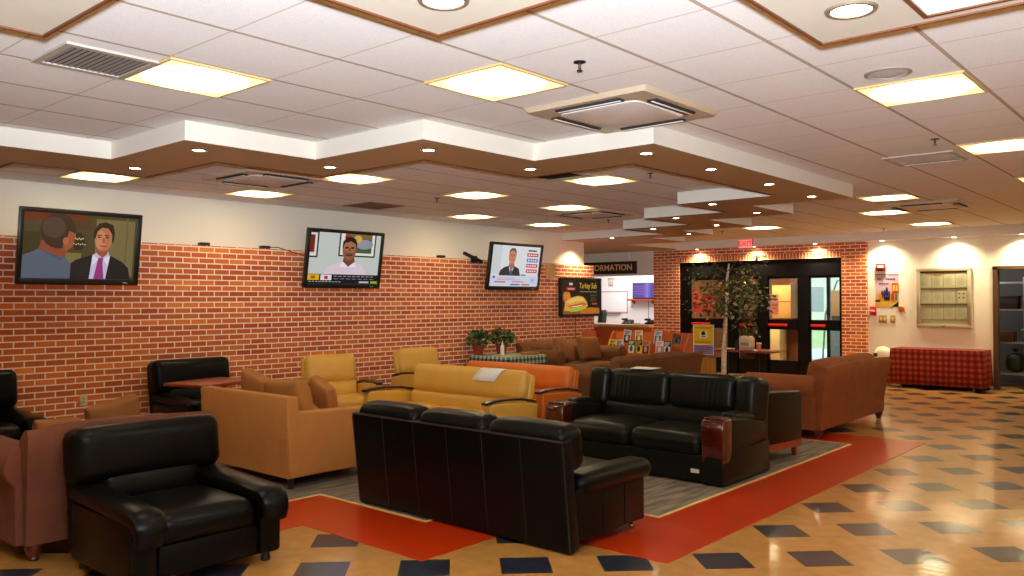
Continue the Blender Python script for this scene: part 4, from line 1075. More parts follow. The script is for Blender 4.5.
# ------------------------------------------------------------------ plant table with plaid cloth
CLOTH = plaid_mat('green_plaid', srgb(120, 150, 120), srgb(40, 70, 84), srgb(214, 206, 176), .09)
t = thing('side_table', 'square table under a green plaid cloth by the brick wall', 'table', (10.13, 8.95, .007))
MB().rbox(-.45, .45, -.40, .40, .67, .70, .008).build('table_top', DARKWOOD, t)
for sx_ in (-1, 1):
    for sy_ in (-1, 1): MB().tube([(sx_ * .4, sy_ * .35, 0), (sx_ * .4, sy_ * .35, .675)], .022, 8).build('leg', DARKWOOD, t)
m = MB(); zt = .712; N_ = 48
ring0 = []; per = []
for (x0, y0, x1, y1) in ((-.47, -.42, .47, -.42), (.47, -.42, .47, .42), (.47, .42, -.47, .42), (-.47, .42, -.47, -.42)):
    for k in range(12): per.append((x0 + (x1 - x0) * k / 12, y0 + (y1 - y0) * k / 12))
V = [(p[0], p[1], zt) for p in per] + [(p[0] * (1.015 + .012 * math.sin(i * 1.7)), p[1] * (1.015 + .012 * math.sin(i * 1.7)), zt - .15 - (.02 if i % 12 == 0 else 0)) for i, p in enumerate(per)]
F = [(i, (i + 1) % 48, 48 + (i + 1) % 48, 48 + i) for i in range(48)] + [list(range(48))]
m.add(V, F, 0, False); o = m.build('tablecloth', CLOTH); so = o.modifiers.new('t', 'SOLIDIFY'); so.thickness = .004; so.offset = 1
tag(o, 'green and white plaid cloth draped over the plant table', 'tablecloth', (10.13, 8.95, .0))
TZ = .717
LEAFS = [mat('leaf_dark', srgb(42, 64, 26), .5), mat('leaf_mid', srgb(80, 104, 40), .5), mat('leaf_pale', srgb(186, 168, 110), .5)]
def leafball(mb, c, r, n, size, squash=.8, pale=.25, up=.2):
    for i in range(n):
        a = random.uniform(0, 2 * PI); ph = math.acos(random.uniform(-.7, 1)); rr = r * random.uniform(.35, 1) ** .6
        d = Vector((math.cos(a) * math.sin(ph), math.sin(a) * math.sin(ph), math.cos(ph) * squash))
        P = Vector(c) + d * rr; L = size * random.uniform(.7, 1.3); w = L * .32
        ax = (d + Vector((random.uniform(-.6, .6), random.uniform(-.6, .6), random.uniform(-.7, .4) + up))).normalized()
        sd = ax.cross(Vector((random.uniform(-1, 1), random.uniform(-1, 1), 1))).normalized(); nn = ax.cross(sd)
        pts = [P, P + ax * L * .45 + sd * w + nn * .1 * L, P + ax * L, P + ax * L * .45 - sd * w + nn * .1 * L]
        mi = 2 if random.random() < pale else random.randint(0, 1)
        mb.add([tuple(q) for q in pts], [(0, 1, 2), (0, 2, 3)], mi, False)
TERRA = mat('red_pot', srgb(150, 52, 30), .6, noise=.1)
for (x, y, lab, n) in ((9.76, 9.27, 'leafy potted plant on the left of the plaid table', 260), (10.2, 9.16, 'leafy potted plant with pale flowers on the right of the plaid table', 240)):
    t = thing('potted_plant', lab, 'potted plant', (x, y, TZ + .002))
    MB().lathe([(.001, 0), (.075, 0), (.1, .14), (.108, .145), (.108, .165), (.09, .165), (.085, .15), (.001, .15)], 22).build('pot', TERRA, t)
    s = MB()
    for k in range(9): a = k * .7; s.tube([(0, 0, .14), (.05 * math.cos(a), .05 * math.sin(a), .22), (.14 * math.cos(a), .14 * math.sin(a), .28 + .05 * (k % 3))], .005, 5)
    s.build('stems', LEAFS[0], t)
    f = MB(); leafball(f, (0, 0, .26), .165, n, .08, .75); leafball(f, (-.1 if x < 10 else .1, -.06, .24), .1, 70, .08, .8); f.build('foliage', LEAFS, t)
t = thing('spray_bottle', 'small white bottle standing between the potted plants', 'bottle', (9.93, 8.9, TZ + .001))
MB().lathe([(.001, 0), (.032, 0), (.034, .01), (.034, .12), (.026, .15), (.012, .165), (.012, .18)], 18).build('body', PUREW, t)
MB().lathe([(.014, .175), (.014, .2), (.007, .205), (.005, .235), (.001, .235)], 14).build('cap', PUREW, t)
t = thing('woven_tray', 'flat woven tray lying on the right of the plaid table', 'tray', (10.38, 8.70, TZ + .001))
WOV = mat('woven_straw', srgb(190, 130, 64), .8, noise=.4, nscale=60)
MB().lathe([(.001, 0), (.15, 0), (.16, .03), (.15, .03), (.142, .008), (.001, .008)], 28).build('tray', WOV, t)
MB().tube([(.155 * math.cos(a), .155 * math.sin(a), .03) for a in [2 * PI * k / 24 for k in range(25)]], .007, 6).build('rim', WOV, t)

# ------------------------------------------------------------------ papers on the sofa backs
def paper_on(label, rows):
    m = MB(); V = []; F = []; c = len(rows[0])
    for r in rows: V += r
    for i in range(len(rows) - 1):
        for j in range(c - 1): F.append((i * c + j, i * c + j + 1, (i + 1) * c + j + 1, (i + 1) * c + j))
    m.add(V, F, 0, True); o = m.build('paper_sheet', PAP); s = o.modifiers.new('t', 'SOLIDIFY'); s.thickness = .001; s.offset = 0
    tag(o, label, 'paper'); return o
paper_on('white paper notice hung over the back of the mustard sofa', [[(6.365 - .012, 6.14 - .33 * k / 3, .757) for k in range(4)], [(6.375, 6.11 - .33 * k / 3, .81) for k in range(4)], [(6.392, 6.08 - .33 * k / 3, .86) for k in range(4)], [(6.425, 6.06 - .33 * k / 3, .884) for k in range(4)], [(6.46, 6.05 - .33 * k / 3, .888) for k in range(4)]])
paper_on('white sheet of paper lying on top of the wood armed black sofa', [[(7.21, 4.70, .902), (7.22, 4.46, .902)], [(7.33, 4.74, .902), (7.34, 4.46, .902)], [(7.47, 4.78, .902), (7.46, 4.47, .902)]])

# ------------------------------------------------------------------ information counter and room
OLAM = mat('orange_laminate', srgb(204, 104, 44), .45, noise=.08, nscale=4)
BEIGE = mat('beige_counter', srgb(206, 172, 122), .4)
t = thing('information_counter', 'orange fronted information counter with a beige top below the sign', 'counter', (EX, 11.3, 0))
MB().box(-.14, .1, -1.14, 2.2, 0, .965).build('front_panel', OLAM, t)
MB().rbox(-.26, .45, -1.14, 2.2, .965, 1.03, .012).build('counter_top', BEIGE, t)
struct(MB().rbox(12.96, 13.37, 9.495, 9.53, 0, 1.0, .004).build('trim_11', OLAM), 'orange panel on the end of the brick wall')
t = thing('information_sign', 'dark hanging INFORMATION sign with tan letters over the counter', 'sign', (16.32, 11.24, 2.36), -90)
MB().rbox(-.80, .80, -.02, .02, -.145, .145, .004).build('board', mat('sign_board', srgb(44, 24, 18), .5), t)
V, F = text_geo('INFORMATION', .2, bold=.002, depth=.002)
MB().add(V, F, 0, False, Matrix.Translation((0, -.022, 0)) @ Matrix.Rotation(PI / 2, 4, 'X') @ Matrix.Scale(1.02, 4, (1, 0, 0))).build('lettering', mat('sign_letters', srgb(250, 208, 156), .5), t)
for x in (-.6, .6): MB().tube([(x, 0, .14), (x, 0, .385)], .006, 6).build('hanger', CHROME, t)
# whiteboard, screen, notices on the back wall (x = 19)
def on_back(name, label, cat, y, z, kids, rz=-90):
    return thing(name, label, cat, (19.0, y, z), rz)
t = on_back('whiteboard', 'white marker board on the wall behind the information counter', 'whiteboard', 13.08, 1.55, None)
MB().box(-.62, .62, -.012, 0, -.28, .28).build('panel', mat('board_white', srgb(240, 240, 242), .25), t)
m = MB()
for (a, b_, c, d) in ((-.64, .64, .27, .295), (-.64, .64, -.295, -.27), (-.64, -.615, -.29, .29), (.615, .64, -.29, .29)): m.box(a, b_, -.02, 0, c, d)
m.build('frame', mat('board_frame', srgb(190, 150, 150), .4), t); MB().rbox(-.4, .4, -.07, -.015, -.31, -.295, .003).build('pen_tray', mat('board_tray', srgb(150, 90, 90), .4), t)
t = on_back('wall_screen', 'purple lit screen on the wall behind the information counter', 'screen', 11.9, 1.85, None)
MB().rbox(-.36, .42, -.05, 0, -.22, .21, .008).build('housing', BLACKP, t)
p = Pic(.7, .38, .9, -.052); p.rect(0, 0, 1, 1, (96, 84, 176)); p.rect(.5, 0, .78, 1, (120, 110, 206)); p.rect(.6, 0, .7, 1, (144, 136, 220))
for k in range(4): p.rect(.08 + .06 * (k % 2), .2 + k * .17, .8 - .05 * k, .25 + k * .17, (170, 96, 170))
p.build('screen', t)
t = on_back('wall_shelf', 'red wall shelf under the purple screen', 'shelf', 11.92, 1.6, None)
MB().rbox(-.42, .5, -.2, 0, -.02, .025, .005).build('board', mat('red_shelf', srgb(180, 62, 38), .5), t)
for x in (-.3, .3): MB().prism([(-.16, -.02), (0, -.02), (0, -.12)], x - .012, x + .012, 'x').build('bracket', mat('red_shelf2', srgb(160, 52, 30), .5), t)
t = on_back('notice_box', 'small beige box high on the wall behind the information counter', 'notice box', 12.98, 2.12, None)
MB().rbox(-.07, .07, -.05, 0, -.11, .05, .006).build('body', mat('beige_notice', srgb(206, 190, 176), .6), t); MB().box(-.1, .1, -.03, 0, .05, .08).build('lid', mat('notice_lid', srgb(150, 130, 124), .6), t)
t = on_back('door_poster', 'white framed poster near the brick pillar behind the counter', 'poster', 11.55, 1.3, None)
MB().box(-.22, .22, -.012, 0, -.4, .3).build('sheet', PUREW, t); MB().box(-.23, .23, -.016, 0, .3, .315).box(-.235, -.22, -.016, 0, -.4, .315).build('frame', mat('thin_frame', srgb(120, 110, 110), .5), t)
def desk_phone(y, lab, x=16.72):
    t = thing('desk_phone', lab, 'phone', (x, y, 1.03), -90)
    MB().prism([(-.1, 0), (.12, 0), (.12, .09), (.08, .1), (-.1, .03)], -.11, .11, 'x', 0, None, .01).build('body', BLACKP, t)
    MB().rbox(-.125, -.055, -.09, .12, .085, .135, .02).build('handset', BLACKP, t)
    m = MB()
    for i in range(3):
        for j in range(4): m.rbox(-.02 + i * .035, .005 + i * .035, -.07 + j * .035, -.045 + j * .035, .05 + j * .011, .07 + j * .011, .003)
    m.build('keypad', GREYP, t); return t
desk_phone(10.96, 'black desk phone on the beige counter, left one'); desk_phone(10.32, 'black desk phone on the counter beside the brick pillar')
tag(MB().rbox(16.6, 16.72, 10.58, 10.72, 1.031, 1.05, .005).build('note_pad', mat('pad_paper', srgb(190, 160, 140), .6)), 'small note pad between the two phones on the counter', 'note pad')
t = thing('office_chair', 'black office chair back showing left of the counter behind the menu screen', 'office chair', (17.35, 12.52, 0), 200)
MB().cush(-.25, .25, .16, .26, .62, 1.38, .06, (0, .03, 0), 0, Matrix.Rotation(math.radians(-6), 4, 'X')).build('backrest', mat('black_mesh', (.008, .009, .02), .6), t)
MB().cush(-.25, .25, -.25, .25, .44, .54, .04, (0, 0, .02)).build('seat', mat('black_seat', (.01, .01, .012), .7), t)
m = MB().tube([(0, 0, .1), (0, 0, .45)], .03, 10); m.tube([(0, .2, .46), (0, .27, .5), (0, .26, .75)], .02, 8)
m.build('column', BLACKP, t)
for k in range(5):
    a = 2 * PI * k / 5; MB().tube([(0, 0, .12), (.28 * math.cos(a), .28 * math.sin(a), .07)], [.025, .015], 8).lathe([(.001, 0), (.02, .005), (.028, .03), (.02, .055), (.001, .06)], 12, 0, None, (.28 * math.cos(a), .28 * math.sin(a), 0)).build('base_arm', BLACKP, t)
t = thing('red_bag', 'red cloth bag hanging on the left end of the information counter', 'bag', (16.33, 11.62, .86), -90)
MB().cush(-.09, .09, -.05, .03, -.2, .1, .03, (0, .02, 0)).build('body', mat('red_cloth', srgb(176, 30, 22), .8), t); MB().tube([(-.05, -.01, .08), (-.04, -.01, .17), (.04, -.01, .17), (.05, -.01, .08)], .008, 6).build('handle', mat('white_strap', srgb(220, 200, 190), .7), t)
la = bpy.data.lights.new('information_room_lamp', 'AREA'); la.energy = 60; la.size = 1.1; la.size_y = .9; la.shape = 'RECTANGLE'; la.color = (1, .95, .95)
lo = bpy.data.objects.new('information_room_lamp', la); COL.objects.link(lo); lo.location = (17.8, 12.2, 2.86)

# ------------------------------------------------------------------ magazine rack
t = thing('magazine_rack', 'orange wooden magazine rack with a sloped shelf below the counter', 'magazine rack', (13.32, 8.2, 0), -90)
W = .82
MB().box(-W, W, .0, .03, .05, 1.0).build('back_panel', OLAM, t)
for s in (-1, 1): MB().prism([(-.34, 0), (.03, 0), (.03, 1.0), (-.06, 1.0), (-.34, .6)], s * W - .012, s * W + .012, 'x').build('side_panel', OLAM, t)
for k, (y, z) in enumerate(((-.30, .56), (-.17, .74))):
    sh = MB().box(-W + .012, W - .012, y, y + .13, z, z + .018).build('shelf', OLAM, t); MB().box(-W + .012, W - .012, y - .012, y, z, z + .06).build('lip', OLAM, sh)
mags = [(-.76, 0, (226, 196, 60), (30, 26, 26), 'black magazine with a yellow top at the far left of the rack', 8), (-.585, 0, (214, 206, 200), (60, 60, 70), 'white magazine with a dark photo, second from the left on the rack', -6),
        (-.30, 0, (60, 84, 60), (220, 214, 190), 'dark green magazine with pale lines on the lower rack shelf', 4), (-.14, 0, (30, 30, 34), (214, 186, 60), 'black magazine with a yellow picture in the middle of the lower shelf', -3),
        (.03, 0, (206, 150, 110), (90, 40, 34), 'tan magazine with a red brown picture on the lower shelf', 5), (.33, 0, (236, 222, 216), (190, 120, 120), 'pinkish white magazine on the lower shelf toward the right', -4),
        (.5, 0, (50, 40, 42), (230, 226, 220), 'dark magazine with white stripes on the right of the lower shelf', 10),
        (-.52, 1, (190, 190, 196), (40, 40, 46), 'grey magazine with a black figure on the upper shelf at left', 12), (-.2, 1, (226, 206, 160), (120, 84, 50), 'cream magazine standing above the middle of the rack', -8),
        (.2, 1, (206, 210, 214), (90, 100, 110), 'large pale grey magazine leaning on the upper shelf', 6), (.62, 1, (28, 26, 28), (120, 110, 100), 'small black magazine tilted at the right end of the upper shelf', 26)]
for (u, r, c1_, c2_, lab, tilt) in mags:
    y, z = ((-.30, .578), (-.17, .758))[r]
    M = Matrix.Rotation(math.radians(-90), 4, 'Z')
    base = Vector((13.32, 8.2, 0)) + M @ Vector((u * .94, y + .03 + .028 * (mags.index((u, r, c1_, c2_, lab, tilt)) % 2), z + .004 + .085 * abs(math.sin(math.radians(tilt * .45)))))
    tm = thing('magazine', lab, 'magazine', base, -90, 'magazines on the orange rack', 0)
    tm.rotation_euler = (math.radians(-6), math.radians(tilt * .45), math.radians(-90))
    hh = .27 if u != .62 else .2
    ww = .16
    MB().box(-ww / 2, ww / 2, -.004, .004, 0, hh).build('pages', PAP, tm)
    p = Pic(ww, hh, None, -.0045); p.rect(0, 0, 1, 1, c1_); p.rect(.1, .35, .9, .92, c2_); p.ell(.5, .58, .2, .2, c1_)
    for k in range(3): p.rect(.12, .08 + k * .08, .86 - .12 * k, .125 + k * .08, c2_)
    o = p.build('cover', tm)
    for v in o.data.vertices: v.co.z += hh / 2

# ------------------------------------------------------------------ notice stand, side table, napkin box
t = thing('sign_stand', 'yellow and purple notice on a floor stand beside the tree', 'notice stand', (12.95, 6.93, 0), -90)
p = Pic(.4, .52, None, -.008); p.rect(0, 0, 1, 1, (226, 222, 214)); p.rect(.04, .02, .96, .66, (232, 186, 30)); p.rect(.04, .68, .96, .98, (152, 126, 160)); p.rect(.33, .22, .68, .45, (226, 220, 190)); p.ell(.5, .29, .1, .07, (30, 26, 24)); p.rect(.4, .38, .62, .42, (120, 110, 80))
for k in range(8): p.rect(.1 + k * .1, .09, .17 + k * .1, .13, (150, 96, 20))
for k in range(8): p.rect(.12 + k * .095, .56, .18 + k * .095, .6, (150, 96, 20))
for k in range(3): p.rect(.12, .74 + k * .07, .88 - .08 * k, .765 + k * .07, (110, 84, 120))
o = p.build('notice', t)
for v in o.data.vertices: v.co.z += .915
MB().box(-.205, .205, -.007, .012, .65, 1.18).build('board', BLACKM, t)
p = Pic(.36, .3, None, -.006); p.rect(0, 0, 1, 1, (178, 128, 48)); 
for k in range(3): p.rect(.2 + k * .25, .06, .215 + k * .25, .94, (120, 80, 30))
o = p.build('brochure_pocket', t)
for v in o.data.vertices: v.co.z += .46; v.co.x += .05
MB().box(-.13, .23, -.006, .03, .31, .61).tube([(0, .015, .02), (0, .015, .66)], .012, 8).build('post', BLACKM, t)
MB().rbox(-.2, .2, -.14, .16, 0, .02, .006).build('base', BLACKM, t)
t = thing('cafe_table', 'long narrow cherry wood table before the glass doors', 'table', (13.55, 6.5, 0), -90)
MB().rbox(-.62, .68, -.28, .28, .70, .735, .01).build('table_top', CHERRY, t)
for x in (-.3, .28):
    MB().tube([(x, 0, .02), (x, 0, .70)], .03, 10).build('column', BLACKM, t); MB().lathe([(.2, 0), (.2, .012), (.05, .03), (.001, .03)], 20, 0, None, (x, 0, 0)).build('base', BLACKM, t)
t = thing('napkin_dispenser', 'beige rounded napkin dispenser on the table beside the tree', 'napkin dispenser', (13.42, 6.36, .75), -90)
MB().cush(-.125, .125, -.08, .08, 0, .22, .05, (0, .006, .012)).build('body', mat('dispenser_plastic', srgb(232, 206, 170), .35), t)
p = Pic(.15, .08, None, -.088); p.rect(0, 0, 1, 1, (226, 196, 160))
for k in range(5): p.rect(.08 + k * .18, .2, .2 + k * .18, .8, (140, 90, 60))
o = p.build('front_label', t)
for v in o.data.vertices: v.co.z += .09
t = thing('paper_cup', 'orange paper cup right of the napkin dispenser', 'cup', (13.42, 6.14, .735))
MB().lathe([(.001, 0), (.03, 0), (.042, .12), (.036, .12), (.028, .01), (.001, .01)], 20).build('cup', mat('orange_cup', srgb(226, 140, 90), .5), t); MB().lathe([(.044, .118), (.044, .13), (.03, .134), (.001, .134)], 20).build('lid', PUREW, t)
t = thing('paper_plate', 'white plate on the table at the foot of the tree', 'plate', (13.42, 6.66, .735))
MB().lathe([(.001, .002), (.07, .002), (.1, .014), (.1, .018), (.07, .006), (.001, .006)], 24).build('plate', PUREW, t)
tag(MB().lathe([(.001, 0), (.035, 0), (.038, .02), (.034, .1), (.02, .13), (.012, .16), (.001, .16)], 16).build('sauce_bottle', mat('dark_bottle', srgb(44, 26, 22), .3)), 'dark round bottle on the table between tree and napkin dispenser', 'bottle', (13.4, 6.53, .735))

# tree with a white trunk
BARK = mat('white_bark', srgb(244, 222, 188), .8, noise=.4, nscale=14, stretch=(1, 1, 3), bump=.3, bscale=20)
t = thing('ficus_tree', 'slender tree with a pale trunk and drooping leaves before the glass doors', 'tree', (12.62, 6.37, 0))
MB().lathe([(.001, 0), (.16, 0), (.2, .3), (.22, .31), (.22, .34), (.19, .34), (.18, .3), (.001, .3)], 24).build('pot', mat('tree_pot', srgb(70, 46, 34), .6), t)
MB().lathe([(.18, .305), (.1, .315), (.001, .32)], 18).build('soil', mat('soil', (.03, .02, .012), .95), t)
trunk = [(.0, .02, .3), (.01, .015, .8), (.005, -.01, 1.2), (.03, -.03, 1.6), (.02, -.04, 1.95), (.03, -.07, 2.2)]
MB().tube(trunk, [.044, .041, .037, .031, .024, .012], 10).build('trunk', BARK, t)
br = MB(); fo_ = MB()
for k in range(34):
    a = random.uniform(0, 2 * PI); z0 = random.uniform(1.35, 2.1); L = random.uniform(.25, .68)
    s0 = Vector((.02, -.03, z0)); side = Vector((math.cos(a), math.sin(a), 0))
    p1 = s0 + side * L * .5 + Vector((0, 0, random.uniform(.08, .25))); p2 = s0 + side * L + Vector((0, 0, random.uniform(-.15, .15)))
    if p1.z > 2.25: p1.z = 2.25
    br.tube([s0, p1, p2], [.009, .006, .003], 5)
    for q in (.85, 1.05): leafball(fo_, tuple(p1.lerp(p2, (q - .4) / .6)), .18, 13, .075, .9, .16, -.35)
for k in range(16):
    a = random.uniform(-.9, .5) - PI / 2 ; leafball(fo_, (.3 * math.cos(a) + .05, .42 * math.sin(a), random.uniform(1.05, 1.6)), .13, 9, .07, 1, .15, -.5)
br.build('branches', mat('dark_twig', srgb(84, 66, 44), .8), t); fo_.build('foliage', LEAFS, t)

# ------------------------------------------------------------------ glass entrance doors
REDBAR = mat('red_push_bar', srgb(214, 40, 28), .35)
fr = MB(); fr.box(EX, EX + .1, 5.86, 9.49, 2.09, 2.44)
for (a, b_) in ((9.49, 9.26), (8.31, 8.11), (7.62, 7.42), (6.75, 6.54), (5.9, 5.86)): fr.box(EX, EX + .1, b_, a, 0, 2.1)
struct(fr.build('door_2', BLACKM), 'black frame of the entrance doors')
for n_, (a, b_, bars) in enumerate([(9.26, 8.31, [(9.2, 8.75)]), (8.11, 7.62, [(8.05, 7.68)]), (7.42, 6.75, [(7.4, 7.0)]), (6.54, 5.9, [(6.5, 6.2)])]):
    d = MB()
    d.box(EX + .03, EX + .08, b_, a, 2.04, 2.09); d.box(EX + .03, EX + .08, b_, a, .98, 1.19); d.box(EX + .03, EX + .08, b_, a, 0.01, .34)
    d.box(EX + .03, EX + .08, a - .03, a, .01, 2.09); d.box(EX + .03, EX + .08, b_, b_ + .03, .01, 2.09)
    o = struct(d.build('door_%d' % (n_ + 3), BLACKM))
    MB().box(EX + .05, EX + .056, b_ + .03, a - .03, 1.19, 2.04).box(EX + .05, EX + .056, b_ + .03, a - .03, .34, .98).build('glass', GLASS, o)
    for (y1, y0) in bars: MB().rbox(EX - .03, EX + .03, y0, y1, 1.045, 1.1, .01).build('push_bar', REDBAR, o)
# vestibule
VW = mat('vestibule_wall', srgb(120, 70, 40), .7, noise=.3, nscale=2); VT = mat('tan_panel', srgb(206, 150, 74), .6, noise=.15, nscale=3)
w = MB(); w.box(19.4, 19.5, 7.75, 9.9, 0, 2.6); w.box(EX + .14, 19.4, 9.8, 9.9, 0, 2.6); w.box(EX + .14, 19.5, 5.6, 5.7, 0, 2.6); w.box(EX + .14, 19.5, 5.6, 9.9, 2.55, 2.6)
struct(w.build('wall_vestibule', VW))
g = MB()
for (a, b_) in ((7.75, 7.66), (7.2, 7.12), (6.62, 6.54), (5.8, 5.7)): g.box(19.4, 19.46, b_, a, 0, 2.3)
g.box(19.4, 19.46, 5.7, 7.75, 2.2, 2.55); g.box(19.4, 19.46, 5.7, 7.75, .95, 1.02); g.box(19.4, 19.46, 5.7, 7.75, 0, .15)
o = struct(g.build('door_7', BLACKM), 'outer entrance doors'); MB().box(19.42, 19.426, 5.7, 7.75, .1, 2.3).build('glass', GLASS, o)
t = thing('locker', 'tall cream cabinet seen through the glass door', 'cabinet', (19.1, 8.28, 0), -90)
MB().rbox(-.16, .16, -.2, .2, 0, 1.12, .01).build('body', mat('cream_metal', srgb(226, 196, 130), .5), t); MB().rbox(-.15, .15, -.21, -.2, .05, 1.08, .006).build('door', mat('cream_metal2', srgb(232, 204, 140), .5), t); MB().lathe([(.03, 0), (.035, -.01), (.02, -.015)], 16, 0, Matrix.Translation((0, -.212, .98)) @ Matrix.Rotation(PI / 2, 4, 'X')).build('lock', BLACKM, t)
t = thing('wood_cabinet', 'orange brown wooden cabinet seen through the middle glass door', 'cabinet', (19.1, 8.05, 1.16), -90)
MB().rbox(-.26, .2, -.2, .25, 0, .8, .01).build('body', VT, t); MB().box(-.25, .19, -.205, -.2, .38, .40).box(-.25, .19, -.205, -.2, .78, .8).build('shelf_edge', VW, t)
def glass_poster(name, label, y, z, w, h, draw):
    t = thing(name, label, 'poster', (EX + .046, y, z), -90); p = Pic(w, h, None, 0, .0003); draw(p); p.build('print', t)
    MB().box(-w / 2, w / 2, .0005, .002, -h / 2, h / 2).build('backing', PAP, t); return t
def red1(p):
    p.rect(0, 0, 1, 1, (200, 66, 54)); p.rect(.1, .1, .9, .5, (214, 96, 80)); p.ell(.5, .3, .2, .12, (170, 40, 36)); p.rect(.15, .6, .85, .66, (120, 30, 26)); p.rect(.15, .74, .7, .79, (120, 30, 26))
def red2(p):
    p.rect(0, 0, 1, 1, (206, 30, 26)); p.ell(.5, .35, .25, .16, (230, 60, 50)); p.rect(.15, .7, .85, .76, (110, 14, 12)); p.rect(.2, .84, .6, .88, (110, 14, 12))
glass_poster('door_poster', 'pinkish red poster on the left glass door', 9.08, 1.55, .22, .46, red1)
glass_poster('door_poster', 'bright red poster on the left glass door beside the tree leaves', 8.82, 1.55, .24, .46, red2)
def pink(p):
    p.rect(0, 0, 1, 1, (206, 130, 110)); p.rect(.1, .08, .9, .4, (214, 160, 140)); p.rect(.15, .5, .85, .56, (150, 60, 50)); p.rect(.15, .66, .7, .7, (150, 60, 50))
glass_poster('door_poster', 'pale pink notice on the third glass door', 7.28, 1.5, .17, .42, pink)
t = thing('slatted_panel', 'leaning white slatted panel seen through the second glass door', 'panel', (17.6, 8.35, .0), -90)  # white stripes behind the glass, built as a guessed slatted panel
m = MB()
for k in range(5): m.box(-.42 + k * .16, -.34 + k * .16, -.01, .01, -.28, .3, 0, Matrix.Translation((0, 0, 1.62)) @ Matrix.Rotation(math.radians(34), 4, 'Y'))
m.build('slats', mat('white_slat', srgb(226, 206, 160), .5), t)
MB().rbox(-.4, .4, .012, .04, 0, 1.95, .004).build('frame', mat('dark_red_frame', srgb(90, 34, 22), .6), t)
lv = bpy.data.lights.new('vestibule_lamp', 'AREA'); lv.energy = 110; lv.size = .6; lv.color = (1, .8, .55)
lvo = bpy.data.objects.new('vestibule_lamp', lv); COL.objects.link(lvo); lvo.location = (18, 8.3, 2.53)
# outdoors
struct(MB().box(22, 60, -20, 50, -.12, -.02).build('ground_outside', mat('lawn', srgb(160, 178, 120), .9, noise=.3, nscale=2)), 'lawn outside')
struct(MB().box(22, 27, -20, 50, -.1, -.01).build('trim_12', mat('pavement', srgb(190, 190, 186), .8, noise=.1)), 'pavement outside the entrance')
t = thing('phone_kiosk', 'tan and grey kiosk standing outside the right glass door', 'kiosk', (22.6, 8.0, 0), -90)
MB().rbox(-.28, .28, -.2, .2, 0, .75, .02).build('base', mat('kiosk_grey', srgb(120, 120, 116), .6), t); MB().rbox(-.3, .3, -.22, .2, 1.15, 1.85, .03).build('head', mat('kiosk_tan', srgb(196, 140, 84), .6), t)
MB().box(-.2, .2, -.18, -.14, .75, 1.16).build('neck', mat('kiosk_dark', srgb(70, 66, 60), .6), t); MB().tube([(-.5, 0, 0), (-.42, 0, 1.2), (-.1, 0, 2.1), (.3, 0, 2.2), (.5, 0, 1.7)], .025, 8).build('hood_rail', GREYP, t)
t = thing('building', 'pale building across the lawn outside the doors', 'building', (48, 22, -.1), -70)
MB().box(-14, 14, -3, 3, 0, 3.4).build('wall', mat('bldg', srgb(226, 220, 206), .8), t); MB().box(-14.4, 14.4, -3.4, 3.4, 3.4, 3.8).build('roof', mat('bldg_roof', srgb(120, 120, 124), .8), t)
for k in range(7): MB().box(-12 + k * 3.6, -10.6 + k * 3.6, -3.03, -2.98, 1, 2.4).build('window', mat('bldg_glass%d' % k, srgb(150, 160, 164), .3), t)

# ------------------------------------------------------------------ painted entrance wall: notices and alarms
XW = EX
def wall_thing(name, label, cat, y, z): return thing(name, label, cat, (XW, y, z), -90)
t = wall_thing('fire_strobe', 'red and white fire alarm strobe high on the wall above the poster', 'fire alarm', 5.12, 2.22)
MB().rbox(-.085, .085, -.05, 0, -.075, .075, .008).build('housing', mat('alarm_red', srgb(150, 26, 18), .4), t); MB().rbox(-.055, .055, -.075, -.05, -.02, .03, .008).build('lens', mat('strobe_lens', srgb(240, 226, 210), .2), t)
t = wall_thing('poster', 'colourful cartoonish poster with a purple top below the fire strobe', 'poster', 5.02, 1.775)
p = Pic(.42, .63, None, -.004)
p.rect(0, 0, 1, 1, (206, 176, 196)); p.rect(0, 0, 1, .03, (120, 110, 120)); p.rect(.55, .03, 1, .07, (190, 120, 150)); p.rect(0, .78, 1, 1, (222, 180, 70)); p.rect(.02, .55, .98, .8, (214, 176, 120))
for a, b_ in ((.1, .3), (.47, .9)):
    n = int((b_ - a) / .07)
    for k in range(n): p.rect(a + k * .07, .13, a + k * .07 + .05, .18, (60, 50, 80))
for k in range(6): p.rect(.15 + k * .075, .27, .2 + k * .075, .32, (60, 50, 80))
p.rect(.72, .28, 1, .58, (206, 66, 24)); p.rect(.76, .34, .86, .52, (240, 190, 80)); p.rect(.89, .34, .97, .52, (240, 190, 80)); p.rect(.86, .62, .94, .8, (70, 110, 80)); p.ell(.75, .7, .07, .12, (190, 60, 30)); p.ell(.3, .62, .05, .12, (40, 40, 60)); p.ell(.5, .56, .06, .16, (36, 36, 70)); p.ell(.4, .62, .05, .14, (60, 44, 110)); p.ell(.6, .64, .05, .12, (70, 60, 120)); p.ell(.22, .7, .08, .1, (226, 120, 30)); p.rect(.38, .7, .62, .8, (24, 20, 26)); p.rect(0, .79, .2, .85, (30, 24, 24)); p.poly([(.7, 1), (1, .84), (1, 1)], (24, 26, 24))
for k in range(6): p.ell(.25 + k * .09, .86 + .02 * (k % 2), .03, .03, (240, 206, 90))
p.build('print', t); MB().box(-.215, .215, -.003, 0, -.32, .32).build('backing', PAP, t)
t = wall_thing('fire_pull_station', 'red fire alarm pull box on the wall beside the brick pillar', 'fire alarm', 5.27, 1.38)
MB().rbox(-.06, .06, -.045, 0, -.085, .085, .008).build('housing', mat('pull_red', srgb(186, 20, 28), .35), t); MB().rbox(-.045, .045, -.06, -.045, -.02, .02, .005).build('handle', mat('pull_white', srgb(230, 200, 190), .4), t); MB().box(-.055, .055, -.003, 0, -.08, .08).build('mount_plate', GREYP, t)
